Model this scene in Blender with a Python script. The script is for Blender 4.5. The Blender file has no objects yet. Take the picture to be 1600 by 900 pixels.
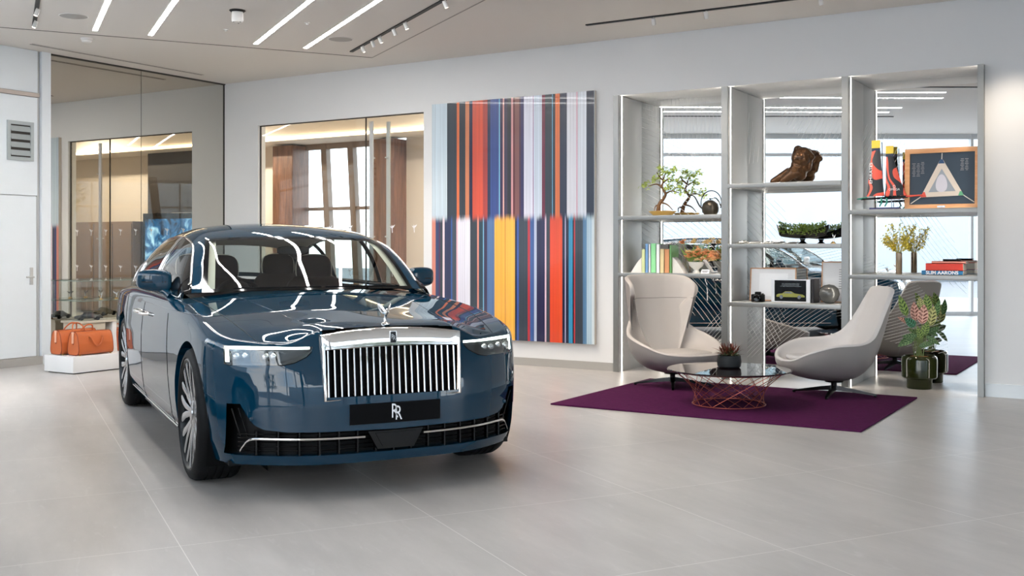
import bpy, bmesh, math, random
import numpy as np
from mathutils import Vector, Matrix
random.seed(7)
PI = math.pi
scene = bpy.context.scene
COL = scene.collection

# ---------------------------------------------------------------- camera
cam_data = bpy.data.cameras.new('camera')
cam_data.lens = 37.28
cam_data.sensor_width = 36.0
cam_data.shift_y = -0.03875
cam_data.clip_start = 0.05
cam_data.clip_end = 400
cam = bpy.data.objects.new('camera', cam_data)
cam.location = (0, 0, 1.352)
cam.rotation_euler = (PI/2, 0, 0.55277)
COL.objects.link(cam)
scene.camera = cam
scene.view_settings.view_transform = 'Standard'
scene.view_settings.look = 'None'
scene.view_settings.exposure = 1.46
scene.view_settings.gamma = 1.0
scene.view_settings.use_curve_mapping = False

# ---------------------------------------------------------------- cloudy sky
world = bpy.data.worlds.new('cloudy_sky')
scene.world = world
world.use_nodes = True
wn = world.node_tree
wn.nodes.clear()
def N(nt, t, **kw):
    n = nt.nodes.new(t)
    for k, v in kw.items():
        if k.startswith('in_'):
            n.inputs[k[3:].replace('_', ' ')].default_value = v
        else:
            setattr(n, k, v)
    return n
w_tc = N(wn, 'ShaderNodeTexCoord')
w_sep = N(wn, 'ShaderNodeSeparateXYZ')
wn.links.new(w_tc.outputs['Generated'], w_sep.inputs[0])
w_grad = N(wn, 'ShaderNodeValToRGB')
w_grad.color_ramp.elements[0].position = 0.0
w_grad.color_ramp.elements[0].color = (0.74, 0.86, 0.98, 1)
w_grad.color_ramp.elements[1].position = 0.6
w_grad.color_ramp.elements[1].color = (0.28, 0.50, 0.82, 1)
wn.links.new(w_sep.outputs['Z'], w_grad.inputs[0])
w_map = N(wn, 'ShaderNodeMapping')
w_map.inputs['Scale'].default_value = (1.0, 1.0, 2.6)
wn.links.new(w_tc.outputs['Generated'], w_map.inputs[0])
w_noise = N(wn, 'ShaderNodeTexNoise')
w_noise.inputs['Scale'].default_value = 2.6
w_noise.inputs['Detail'].default_value = 7
w_noise.inputs['Roughness'].default_value = 0.6
w_noise.inputs['Distortion'].default_value = 0.5
wn.links.new(w_map.outputs[0], w_noise.inputs['Vector'])
w_cl = N(wn, 'ShaderNodeValToRGB')
w_cl.color_ramp.elements[0].position = 0.40
w_cl.color_ramp.elements[0].color = (0, 0, 0, 1)
w_cl.color_ramp.elements[1].position = 0.56
w_cl.color_ramp.elements[1].color = (1, 1, 1, 1)
wn.links.new(w_noise.outputs['Fac'], w_cl.inputs[0])
w_mix = N(wn, 'ShaderNodeMix', data_type='RGBA')
w_mix.inputs[7].default_value = (1.0, 1.0, 1.0, 1)
wn.links.new(w_cl.outputs[0], w_mix.inputs[0])
wn.links.new(w_grad.outputs[0], w_mix.inputs[6])
w_bg = N(wn, 'ShaderNodeBackground')
w_bg.inputs['Strength'].default_value = 2.3
wn.links.new(w_mix.outputs[2], w_bg.inputs[0])
w_out = N(wn, 'ShaderNodeOutputWorld')
wn.links.new(w_bg.outputs[0], w_out.inputs[0])

# ---------------------------------------------------------------- helpers: materials
MATS = {}
def srgb(r, g, b):
    def f(c):
        c /= 255.0
        return c/12.92 if c <= 0.04045 else ((c+0.055)/1.055)**2.4
    return (f(r), f(g), f(b), 1.0)
def mat(name, col, rough=0.5, metal=0.0, coat=0.0, emit=0.0, bump=0.0, bscale=50.0, var=0.0, vscale=8.0, spec=0.5, trans=0.0, ior=1.45, sheen=0.0, aniso=0.0, ecol=None):
    m = bpy.data.materials.new(name)
    m.use_nodes = True
    nt = m.node_tree
    b = nt.nodes['Principled BSDF']
    b.inputs['Base Color'].default_value = col
    b.inputs['Roughness'].default_value = rough
    b.inputs['Metallic'].default_value = metal
    b.inputs['Coat Weight'].default_value = coat
    b.inputs['Coat Roughness'].default_value = 0.01
    b.inputs['Specular IOR Level'].default_value = spec
    b.inputs['Transmission Weight'].default_value = trans
    b.inputs['IOR'].default_value = ior
    b.inputs['Sheen Weight'].default_value = sheen
    if emit:
        b.inputs['Emission Color'].default_value = ecol or col
        b.inputs['Emission Strength'].default_value = emit
    if bump or var:
        tc = N(nt, 'ShaderNodeTexCoord')
        if var:
            no = N(nt, 'ShaderNodeTexNoise')
            no.inputs['Scale'].default_value = vscale
            no.inputs['Detail'].default_value = 5
            nt.links.new(tc.outputs['Object'], no.inputs['Vector'])
            hs = N(nt, 'ShaderNodeHueSaturation')
            hs.inputs['Color'].default_value = col
            mr = N(nt, 'ShaderNodeMapRange')
            mr.inputs['From Min'].default_value = 0.25
            mr.inputs['From Max'].default_value = 0.75
            mr.inputs['To Min'].default_value = 1-var
            mr.inputs['To Max'].default_value = 1+var
            nt.links.new(no.outputs['Fac'], mr.inputs['Value'])
            nt.links.new(mr.outputs[0], hs.inputs['Value'])
            nt.links.new(hs.outputs[0], b.inputs['Base Color'])
        if bump:
            n2 = N(nt, 'ShaderNodeTexNoise')
            n2.inputs['Scale'].default_value = bscale
            n2.inputs['Detail'].default_value = 3
            nt.links.new(tc.outputs['Object'], n2.inputs['Vector'])
            bp = N(nt, 'ShaderNodeBump')
            bp.inputs['Strength'].default_value = bump
            bp.inputs['Distance'].default_value = 0.01
            nt.links.new(n2.outputs['Fac'], bp.inputs['Height'])
            nt.links.new(bp.outputs[0], b.inputs['Normal'])
    MATS[name] = m
    return m
def glass_mat(name, tint=(1, 1, 1, 1), ior=1.45, rough=0.0):
    """thin pane: a clear body with a fresnel reflection"""
    m = bpy.data.materials.new(name)
    m.use_nodes = True
    nt = m.node_tree
    nt.nodes.clear()
    tr = N(nt, 'ShaderNodeBsdfTransparent')
    tr.inputs[0].default_value = tint
    gl = N(nt, 'ShaderNodeBsdfGlossy')
    gl.inputs['Roughness'].default_value = rough
    gl.inputs[0].default_value = (1, 1, 1, 1)
    fr = N(nt, 'ShaderNodeFresnel')
    ge = N(nt, 'ShaderNodeNewGeometry')
    mr = N(nt, 'ShaderNodeMapRange')
    mr.inputs['To Min'].default_value = ior
    mr.inputs['To Max'].default_value = 1.0/ior
    nt.links.new(ge.outputs['Backfacing'], mr.inputs['Value'])
    nt.links.new(mr.outputs[0], fr.inputs[0])
    mx = N(nt, 'ShaderNodeMixShader')
    nt.links.new(fr.outputs[0], mx.inputs[0])
    nt.links.new(tr.outputs[0], mx.inputs[1])
    nt.links.new(gl.outputs[0], mx.inputs[2])
    o = N(nt, 'ShaderNodeOutputMaterial')
    nt.links.new(mx.outputs[0], o.inputs[0])
    MATS[name] = m
    return m

# ---------------------------------------------------------------- helpers: meshes
class MB:
    def __init__(self):
        self.v = []; self.f = []
    def add(self, vs, fs):
        o = len(self.v)
        self.v += [tuple(p) for p in vs]
        self.f += [tuple(i+o for i in f) for f in fs]
        return self
    def box(self, x0, x1, y0, y1, z0, z1, M=None, bev=0.0):
        if bev > 0:
            bm = bmesh.new()
            bmesh.ops.create_cube(bm, size=1)
            for v in bm.verts:
                v.co = Vector(((x0+x1)/2+v.co.x*(x1-x0), (y0+y1)/2+v.co.y*(y1-y0), (z0+z1)/2+v.co.z*(z1-z0)))
            bmesh.ops.bevel(bm, geom=bm.edges[:], offset=bev, segments=3, affect='EDGES', profile=0.5)
            return self.bm(bm, M)
        vs = [(x, y, z) for z in (z0, z1) for y in (y0, y1) for x in (x0, x1)]
        if M: vs = [M @ Vector(p) for p in vs]
        return self.add(vs, [(0, 2, 3, 1), (4, 5, 7, 6), (0, 1, 5, 4), (2, 6, 7, 3), (0, 4, 6, 2), (1, 3, 7, 5)])
    def bm(self, bm, M=None):
        bm.verts.index_update()
        vs = [(M @ v.co if M else v.co.copy()) for v in bm.verts]
        fs = [[v.index for v in f.verts] for f in bm.faces]
        bm.free()
        return self.add(vs, fs)
    def tube(self, pts, r, n=8, closed=False, cap=True):
        pts = [Vector(p) for p in pts]
        m = len(pts)
        rs = r if isinstance(r, (list, tuple)) else [r]*m
        vs = []; fs = []
        up = None
        for i, p in enumerate(pts):
            a = pts[(i-1) % m] if (closed or i > 0) else p
            b = pts[(i+1) % m] if (closed or i < m-1) else p
            d = (b-a).normalized() if (b-a).length > 1e-9 else Vector((0, 0, 1))
            if up is None:
                up = Vector((0, 0, 1)) if abs(d.z) < 0.9 else Vector((1, 0, 0))
            s = d.cross(up)
            if s.length < 1e-6:
                s = d.orthogonal()
            s.normalize()
            up = s.cross(d).normalized()
            for k in range(n):
                t = 2*PI*k/n
                vs.append(p + (s*math.cos(t)+up*math.sin(t))*rs[i])
        q = m if closed else m-1
        for i in range(q):
            for k in range(n):
                a = i*n+k; b = i*n+(k+1) % n
                c = ((i+1) % m)*n+(k+1) % n; d = ((i+1) % m)*n+k
                fs.append((a, b, c, d))
        if cap and not closed:
            fs.append(tuple(range(n))[::-1]); fs.append(tuple(range((m-1)*n, m*n)))
        return self.add(vs, fs)
    def lathe(self, prof, n=32, M=None, cap=True):
        vs = []; fs = []
        for (r, z) in prof:
            for k in range(n):
                t = 2*PI*k/n
                p = Vector((r*math.cos(t), r*math.sin(t), z))
                vs.append(M @ p if M else p)
        for i in range(len(prof)-1):
            for k in range(n):
                fs.append((i*n+k, i*n+(k+1) % n, (i+1)*n+(k+1) % n, (i+1)*n+k))
        if cap:
            if prof[0][0] > 1e-6: fs.append(tuple(range(n))[::-1])
            if prof[-1][0] > 1e-6: fs.append(tuple(range((len(prof)-1)*n, len(prof)*n)))
        return self.add(vs, fs)
    def grid(self, P, closed_u=False, flip=False):
        """P[i][j] points"""
        a = len(P); b = len(P[0])
        fs = []
        for i in range(a if closed_u else a-1):
            for j in range(b-1):
                q = (i*b+j, i*b+j+1, ((i+1) % a)*b+j+1, ((i+1) % a)*b+j)
                fs.append(q[::-1] if flip else q)
        return self.add([p for r in P for p in r], fs)
    def prism(self, poly, z0, z1, M=None):
        """extrude polygon (x,y) between z0,z1"""
        n = len(poly)
        vs = [Vector((x, y, z0)) for x, y in poly]+[Vector((x, y, z1)) for x, y in poly]
        if M: vs = [M @ p for p in vs]
        fs = [tuple(range(n))[::-1], tuple(range(n, 2*n))]
        for i in range(n):
            j = (i+1) % n
            fs.append((i, j, j+n, i+n))
        return self.add(vs, fs)
    def ico(self, c, r, sub=2, sc=(1, 1, 1), M=None):
        bm = bmesh.new()
        bmesh.ops.create_icosphere(bm, subdivisions=sub, radius=1)
        for v in bm.verts:
            v.co = Vector((c[0]+v.co.x*r*sc[0], c[1]+v.co.y*r*sc[1], c[2]+v.co.z*r*sc[2]))
        return self.bm(bm, M)
    def build(self, name, material, parent=None, smooth=None, weld=False, kind=None, fix=True):
        me = bpy.data.meshes.new(name)
        me.from_pydata([tuple(p) for p in self.v], [], self.f)
        bm = bmesh.new(); bm.from_mesh(me)
        if weld: bmesh.ops.remove_doubles(bm, verts=bm.verts, dist=1e-5)
        if fix: bmesh.ops.recalc_face_normals(bm, faces=bm.faces)
        bm.to_mesh(me); bm.free()
        return link(name, me, material, parent, smooth, kind)
def link(name, me, material, parent=None, smooth=None, kind=None):
    if isinstance(material, (list, tuple)):
        for m_ in material: me.materials.append(m_)
    elif material: me.materials.append(material)
    if smooth is not None:
        me.shade_smooth() if hasattr(me, 'shade_smooth') else None
        me.set_sharp_from_angle(angle=math.radians(smooth))
    o = bpy.data.objects.new(name, me)
    COL.objects.link(o)
    if parent: o.parent = parent
    if kind: o['kind'] = kind
    return o
def thing(name, label, cat, loc=(0, 0, 0), rotz=0.0, group=None):
    o = bpy.data.objects.new(name, None)
    o.empty_display_size = 0.1
    COL.objects.link(o)
    o.location = loc; o.rotation_euler = (0, 0, rotz)
    return tag(o, label, cat, group)
def tube_obj(name, pts, r, n, mt, par, ang=60):
    return MB().tube(pts, r, n).build(name, mt, par, ang)
def tag(o, label, cat, group=None):
    o['label'] = label; o['category'] = cat
    if group: o['group'] = group
    return o
def place(o, loc, rotz=0.0):
    o.location = loc; o.rotation_euler = (0, 0, rotz)
    return o
def dup(root, loc=None, rotz=None, label=None, group=None):
    def cp(o, par):
        c = o.copy(); COL.objects.link(c)
        if par is not None: c.parent = par
        for ch in list(o.children): cp(ch, c)
        return c
    r = cp(root, None)
    if loc is not None: r.location = loc
    if rotz is not None: r.rotation_euler = (0, 0, rotz)
    if label: r['label'] = label
    if group: r['group'] = group
    return r
def text_mesh(name, txt, size, material, parent, M, depth=0.001, sx=1.0, kind=None, bold=0.0):
    cu = bpy.data.curves.new(name+'_curve', 'FONT')
    cu.body = txt; cu.size = size; cu.extrude = depth
    cu.align_x = 'CENTER'; cu.align_y = 'CENTER'
    cu.offset = bold
    cu.resolution_u = 3
    o = bpy.data.objects.new('tmp', cu)
    COL.objects.link(o)
    bpy.context.view_layer.update()
    dg = bpy.context.evaluated_depsgraph_get()
    me = bpy.data.meshes.new_from_object(o.evaluated_get(dg))
    bpy.data.objects.remove(o); bpy.data.curves.remove(cu)
    me.name = name
    S = Matrix.Diagonal((sx, 1, 1, 1))
    me.transform(M @ S)
    return link(name, me, material, parent, None, kind)
def catmull(pts, n):
    """dense points on a Catmull-Rom spline through pts (numpy), n per span"""
    P = np.array(pts, float)
    Q = np.vstack([2*P[0]-P[1], P, 2*P[-1]-P[-2]])
    out = []
    for i in range(1, len(Q)-2):
        for k in range(n):
            t = k/n
            a, b, c, d = Q[i-1], Q[i], Q[i+1], Q[i+2]
            out.append(0.5*((2*b)+(-a+c)*t+(2*a-5*b+4*c-d)*t*t+(-a+3*b-3*c+d)*t**3))
    out.append(P[-1])
    return np.array(out)
def basis(o, x, y, z):
    M = Matrix.Identity(4)
    for i, c in enumerate((Vector(x), Vector(y), Vector(z), Vector(o))):
        M[0][i], M[1][i], M[2][i] = c.x, c.y, c.z
    return M
def PQ(p, q, z=0.0):
    """showroom grid: p across the car, q along it"""
    return Vector((p*0.538-q*0.8428, p*0.8428+q*0.538, z))
# ================================================================ materials
mat('rubber', srgb(18, 19, 21), .6, spec=.2, bump=.1, bscale=80)
mat('rim', srgb(30, 32, 34), .3, .6)
mat('rimface', srgb(178, 181, 186), .14, 1.0)
mat('black_gloss', srgb(5, 5, 6), .06, spec=.4)
mat('black_plastic', srgb(6, 6, 7), .5, spec=.2)
mat('steel', srgb(120, 122, 125), .35, 1.0)
mat('chrome', srgb(232, 228, 224), .04, 1.0)
mat('silver', srgb(200, 200, 200), .2, .9)
mat('badge_dark', srgb(18, 18, 20), .2)
mat('plate_black', srgb(6, 6, 8), .5, spec=.1)
mat('white_plastic', srgb(235, 236, 240), .3)
mat('lamp_dark', srgb(60, 64, 68), .2, .7)
mat('dark_glass', srgb(6, 7, 8), .1, spec=.4)
mat('mirror', (0.90, 0.92, 0.92, 1), .0, 1.0)
mat('drl', (1, 1, 1, 1), .3, emit=2.2, ecol=(.88, 1.0, .86, 1))
mat('cream', srgb(225, 218, 200), .6)
mat('interior_dark', srgb(24, 15, 16), .6, spec=.2)
mat('interior_leather', srgb(44, 32, 30), .6, spec=.2)
glass_mat('car_glass', (.70, .75, .74, 1), 1.5)
glass_mat('lamp_glass', (.92, .95, .95, 1), 1.75)
mat('paint_teal', (0.0004, 0.025, 0.053, 1), .4, .0, coat=1.0, spec=.0)
MATS['paint_teal'].node_tree.nodes['Principled BSDF'].inputs['Coat IOR'].default_value = 1.52
# ================================================================ THE ROOM
CZ = 3.65
mat('wall_white', srgb(222, 222, 222), .7, var=.01, vscale=2)
mat('ceiling_white', srgb(214, 209, 203), .75)
mat('panel_white', srgb(226, 232, 236), .25, var=.01)
mat('metal_grey', srgb(150, 150, 148), .38, .75)
mat('metal_light', srgb(190, 190, 188), .45, .25)
mat('soffit_white', srgb(225, 222, 216), .5)
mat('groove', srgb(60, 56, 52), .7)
mat('led_warm', (1, 1, 1, 1), .5, emit=24.0, ecol=(1.0, .97, .94, 1))
mat('led_shelf', (1, 1, 1, 1), .5, emit=6.5, ecol=(1.0, .93, .84, 1))
mat('black_metal', srgb(16, 16, 16), .5)
mat('lamp_white', srgb(225, 222, 218), .4)
mat('spot_glow', (1, 1, 1, 1), .5, emit=14, ecol=(1.0, .86, .66, 1))
mat('tinted_mirror', (0.62, 0.60, 0.55, 1), .0, 1.0)
glass_mat('pane', (.95, .97, .96, 1), 1.5)
glass_mat('vitrine_glass', (.97, .985, .98, 1), 1.35)
mat('mullion', srgb(200, 202, 204), .4, .2)
mat('column_grey', srgb(120, 118, 116), .4)

# floor material: large stone tiles with fine joints, laid along the showroom grid
def floor_material():
    m = bpy.data.materials.new('stone_tile')
    m.use_nodes = True
    nt = m.node_tree; b = nt.nodes['Principled BSDF']
    tc = N(nt, 'ShaderNodeTexCoord')
    mp = N(nt, 'ShaderNodeMapping')
    nt.links.new(tc.outputs['Object'], mp.inputs[0])
    br = N(nt, 'ShaderNodeTexBrick')
    br.offset = 0.0; br.squash = 1.0
    br.inputs['Scale'].default_value = 1.0
    br.inputs['Brick Width'].default_value = 1.22
    br.inputs['Row Height'].default_value = 1.24
    br.inputs['Mortar Size'].default_value = .0022
    br.inputs['Mortar Smooth'].default_value = .1
    br.inputs['Color1'].default_value = (.0, .0, .0, 1)
    br.inputs['Color2'].default_value = (1, 1, 1, 1)
    br.inputs['Mortar'].default_value = (.5, .5, .5, 1)
    nt.links.new(mp.outputs[0], br.inputs['Vector'])
    n1 = N(nt, 'ShaderNodeTexNoise'); n1.inputs['Scale'].default_value = 1.6; n1.inputs['Detail'].default_value = 8; n1.inputs['Roughness'].default_value = .62
    mp2 = N(nt, 'ShaderNodeMapping'); mp2.inputs['Scale'].default_value = (2.2, .55, 1)
    nt.links.new(tc.outputs['Object'], mp2.inputs[0])
    nt.links.new(mp2.outputs[0], n1.inputs['Vector'])
    rp = N(nt, 'ShaderNodeValToRGB')
    rp.color_ramp.elements[0].position = .3; rp.color_ramp.elements[0].color = srgb(168, 164, 161)
    rp.color_ramp.elements[1].position = .72; rp.color_ramp.elements[1].color = srgb(194, 189, 185)
    nt.links.new(n1.outputs['Fac'], rp.inputs[0])
    # light veins
    n2 = N(nt, 'ShaderNodeTexNoise'); n2.inputs['Scale'].default_value = 9; n2.inputs['Detail'].default_value = 6; n2.inputs['Distortion'].default_value = 1.0
    nt.links.new(mp2.outputs[0], n2.inputs['Vector'])
    r2 = N(nt, 'ShaderNodeValToRGB')
    r2.color_ramp.elements[0].position = .60; r2.color_ramp.elements[0].color = (0, 0, 0, 1)
    r2.color_ramp.elements[1].position = .75; r2.color_ramp.elements[1].color = (.35, .35, .35, 1)
    nt.links.new(n2.outputs['Fac'], r2.inputs[0])
    mx = N(nt, 'ShaderNodeMix', data_type='RGBA')
    nt.links.new(r2.outputs[0], mx.inputs[0]); nt.links.new(rp.outputs[0], mx.inputs[6])
    mx.inputs[7].default_value = srgb(204, 200, 198)
    # tile to tile tone
    mt = N(nt, 'ShaderNodeMix', data_type='RGBA', blend_type='MULTIPLY'); mt.inputs[0].default_value = .05
    nt.links.new(mx.outputs[2], mt.inputs[6]); nt.links.new(br.outputs['Color'], mt.inputs[7])
    mj = N(nt, 'ShaderNodeMix', data_type='RGBA')
    nt.links.new(br.outputs['Fac'], mj.inputs[0]); nt.links.new(mt.outputs[2], mj.inputs[6])
    mj.inputs[7].default_value = srgb(214, 210, 206)
    nt.links.new(mj.outputs[2], b.inputs['Base Color'])
    rr = N(nt, 'ShaderNodeMapRange'); rr.inputs['To Min'].default_value = .26; rr.inputs['To Max'].default_value = .42
    nt.links.new(n1.outputs['Fac'], rr.inputs['Value']); nt.links.new(rr.outputs[0], b.inputs['Roughness'])
    b.inputs['Specular IOR Level'].default_value = .5
    return m
def structure(mb, name, m, smooth=None, parent=None):
    o = mb.build(name, m, parent, smooth)
    if parent is None: o['kind'] = 'structure'
    return o

fl_poly = [(-11.23, 4.14), (-11.23, 10.52), (-11.23, 10.52), (15.0, 10.52), (4.53, -5.92)]
# floor: local axes follow the tile grid
gx_, gy_ = Vector((.538, .8428)), Vector((-.8428, .538))
def to_pq(x, y): v = Vector((x, y)); return (v.dot(gx_), v.dot(gy_))
fm = MB()
outer = [(-18, -9), (17, -9), (17, 16.2), (-18, 16.2)]
pts = [to_pq(x, y) for x, y in outer]
fm.add([(p-.737, q-3.753, 0) for p, q in pts]+[(p-.737, q-3.753, -.08) for p, q in pts], [(0, 1, 2, 3), (4, 5, 6, 7), (0, 1, 5, 4), (1, 2, 6, 5), (2, 3, 7, 6), (3, 0, 4, 7)])
fo = structure(fm, 'floor', floor_material())
o_ = PQ(.737, 3.753)
fo.location = o_; fo.rotation_euler = (0, 0, math.atan2(.8428, .538))

# ceiling slab (follows the showroom and the room beyond the glass)
m = MB(); m.prism([(-11.4, 3.9), (-11.4, 10.45), (-17.6, 10.45), (-17.6, 15.6), (-1.0, 15.6), (-1.0, 11.3), (15.6, 11.3), (15.6, 10.4), (4.6, -6.2)][::-1], CZ, CZ+.15)
structure(m, 'ceiling', MATS['ceiling_white'])

# walls
m = MB()
m.box(-11.40, -10.573, 10.52, 10.66, 0, CZ); m.box(-10.573, -7.765, 10.52, 10.66, 3.03, CZ)
m.box(-7.765, -5.155, 10.52, 10.66, 0, CZ)
m.box(-5.155, -1.41, 10.52, 11.12, 3.03, CZ)
m.box(-1.41, 15.2, 10.52, 10.66, 0, CZ)
structure(m, 'wall_back', MATS['wall_white'])
m = MB(); m.box(-5.155, -1.41, 11.095, 11.14, 0, 3.03); structure(m, 'wall_niche', MATS['soffit_white'])
m = MB()
m.box(-11.40, -11.232, 4.10, 10.52, 0, CZ)
structure(m, 'wall_left', MATS['wall_white'])

# left wall: full height mirror in two panels
for i, (y0, y1) in enumerate(((7.774, 9.105), (9.109, 10.505))):
    m = MB(); m.box(-11.231, -11.224, y0, y1, .09, CZ-.012)
    o = m.build('mirror_panel', MATS['tinted_mirror'])
    tag(o, ['left half of the tall frameless wall mirror, beside the white post', 'right half of the tall frameless wall mirror, against the room corner'][i], 'mirror', 'wall mirror panels')
m = MB(); m.box(-11.231, -11.20, 7.774, 10.52, CZ-.014, CZ-.001); m.box(-11.231, -11.215, 10.506, 10.519, 0, CZ); m.box(-11.226, -11.2225, 9.1045, 9.1095, .09, CZ)
structure(m, 'trim_1', MATS['groove'])
# white post between mirror and cladding
m = MB(); m.box(-11.231, -11.17, 7.655, 7.772, 0, CZ); structure(m, 'trim_2', MATS['panel_white'])
m = MB(); m.box(-11.231, -11.215, 7.618, 7.650, 0, CZ); structure(m, 'trim_3', MATS['metal_light'])
# white cladding: upper panel, door with louvre
m = MB(); m.box(-11.231, -11.19, 4.3, 7.612, 3.16, CZ-.002); structure(m, 'trim_4', MATS['panel_white'])
m = MB(); m.box(-11.231, -11.175, 4.3, 7.63, 3.11, 3.155); structure(m, 'trim_5', mat('beige_metal', srgb(190, 180, 172), .4, .4))
m = MB(); m.box(-11.231, -11.195, 4.3, 7.612, 1.965, 3.105); structure(m, 'trim_6', MATS['panel_white'])
dr = MB(); dr.box(-11.231, -11.195, 6.3, 7.600, .10, 1.955)
dro = structure(dr, 'door_1', MATS['panel_white'])
m = MB(); m.box(-11.197, -11.186, 7.515, 7.555, .93, 1.13, bev=.003); m.tube([(-11.19, 7.535, 1.02), (-11.14, 7.535, 1.02), (-11.14, 7.44, 1.02)], .009, 8)
m.build('door_handle', MATS['metal_light'], dro, 40)
m = MB(); m.box(-11.231, -11.195, 4.3, 6.295, .10, 1.955); structure(m, 'door_2', MATS['panel_white'])
# louvre vent
lv = thing('louvre_vent', 'grey louvred air vent set in the white cladding at far left', 'vent', (-11.195, 7.393, 2.585))
m = MB()
for a0, a1, b0, b1 in ((-.165, .165, .185, .225), (-.165, .165, -.225, -.185), (-.165, -.125, -.185, .185), (.125, .165, -.185, .185)):
    m.box(0, .018, a0, a1, b0, b1)
m.build('vent_frame', mat('vent_grey', srgb(172, 180, 182), .4, .3), lv)
m = MB(); m.box(.0, .002, -.125, .125, -.185, .185); m.build('vent_backing', MATS['groove'], lv)
for i in range(4):
    m = MB(); z = -.14+.092*i
    m.add([(.002, -.124, z+.03), (.002, .124, z+.03), (.026, .124, z-.03), (.026, -.124, z-.03), (.002, -.124, z+.034), (.002, .124, z+.034), (.026, .124, z-.026), (.026, -.124, z-.026)], [(0, 1, 2, 3), (4, 5, 6, 7), (0, 1, 5, 4), (3, 2, 6, 7), (0, 3, 7, 4), (1, 2, 6, 5)])
    m.build('louvre', MATS['vent_grey'], lv)
# skirtings
m = MB(); m.box(-11.231, -11.16, 4.2, 7.66, 0, .095); structure(m, 'baseboard_left', mat('stone_skirting', srgb(168, 165, 160), .4))
m = MB(); m.box(-7.765, -5.158, 10.503, 10.52, 0, .09); m.box(-11.23, -10.573, 10.503, 10.52, 0, .09); structure(m, 'baseboard_back', MATS['stone_skirting'])
m = MB(); m.box(-1.405, 15.0, 10.503, 10.52, 0, .12); structure(m, 'baseboard_right', MATS['panel_white'])

# window wall behind the camera (daylight) and the wall of glass the car faces
def glazing(name, a, b, n, post=.05, z1=CZ, transoms=(3.2,), lean=0.0):
    a = Vector(a); b = Vector(b); d = (b-a); L = d.length; d.normalize()
    M = basis((a.x, a.y, 0), (d.x, d.y, 0), (-d.y, d.x, 0), (d.x*lean, d.y*lean, 1))
    fr = MB()
    for i in range(n+1):
        t = L*i/n
        fr.box(t-post/2, t+post/2, -.06, .06, 0, z1, M=M)
    fr.box(0, L, -.05, .05, 0, .08, M=M); fr.box(0, L, -.05, .05, z1-.10, z1, M=M)
    for z in transoms: fr.box(0, L, -.05, .05, z, z+.06, M=M)
    w = structure(fr, name, MATS['mullion'])
    g = MB()
    for i in range(n):
        g.add([M @ Vector(p) for p in ((L*i/n+post/2, 0, .08), (L*(i+1)/n-post/2, 0, .08), (L*(i+1)/n-post/2, 0, z1-.1), (L*i/n+post/2, 0, z1-.1))], [(0, 1, 2, 3)])
    g.build('window_panes', MATS['pane'], w)
    return w
c0 = PQ(-2.55, 11.69); c1 = PQ(-2.55, -7.0); c2 = PQ(16.95, -7.0)
glazing('window_1', (c0.x, c0.y), (c1.x, c1.y), 8)
glazing('window_2', (c1.x, c1.y), (c2.x, c2.y), 7, transoms=(2.7,))
# raking round columns inside the glass
cl = MB()
for p, q, dx in ((-2.1, -3.6, .0), (.8, -6.2, .5), (4.6, -6.2, -.5), (9.2, -6.2, .5)):
    a = PQ(p, q, 0); b = PQ(p+dx, q+.6, CZ); cl.tube([a, b], .14, 20)
structure(cl, 'trim_7', MATS['column_grey'], 40)

# ceiling raft joint, slot diffuser, light lines
def ceil_strip(mb, p0, q0, p1, q1, w, h):
    a = PQ(p0, q0); b = PQ(p1, q1); d = (b-a).normalized(); s = Vector((-d.y, d.x, 0))*w/2
    zs = (CZ-h, CZ+.001)
    mb.add([tuple(x)[:2]+(z,) for z in zs for x in (a+s, a-s, b-s, b+s)], [(0, 1, 2, 3), (4, 5, 6, 7), (0, 1, 5, 4), (1, 2, 6, 5), (2, 3, 7, 6), (3, 0, 4, 7)])
m = MB(); ceil_strip(m, -2.5, 12.24, 4.04, 12.24, .022, .002); structure(m, 'raft_gap_shade_end', MATS['groove'])  # flat dark strip, the shade inside the raft's gap put into its colour
m = MB(); ceil_strip(m, 4.04, 12.25, 4.04, 2.0, .016, .002); structure(m, 'raft_gap_shade_side', mat('groove_light', srgb(150, 146, 140), .7))  # paler strip carries the gap's shade along the other edge
LP = [(.902, 5.3), (1.462, 5.3), (2.588, 5.1), (3.155, 5.3)]
lab = ['first from the left of the four long ceiling light lines', 'second from the left of the four long ceiling light lines', 'third from the left of the four long ceiling light lines', 'rightmost of the four long ceiling light lines, next to the black spotlight track']
for i, (p, q) in enumerate(LP):
    t = thing('ceiling_light_line', lab[i], 'ceiling light', PQ(p, 8.6, CZ), 0, 'linear ceiling lights above the car')
    m = MB(); ceil_strip(m, p, q, p, 11.98, .045, .0045)
    o = m.build('diffuser', MATS['led_warm'], t); o.matrix_parent_inverse = t.matrix_world.inverted(); o.location = -Vector(t.location)
    m = MB(); ceil_strip(m, p, q-.01, p, 11.99, .065, .003)
    o = m.build('light_trim', MATS['lamp_white'], t); o.location = -Vector(t.location)
for o in COL.objects:
    if o.name.startswith('diffuser'): o.matrix_parent_inverse.identity()

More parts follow.
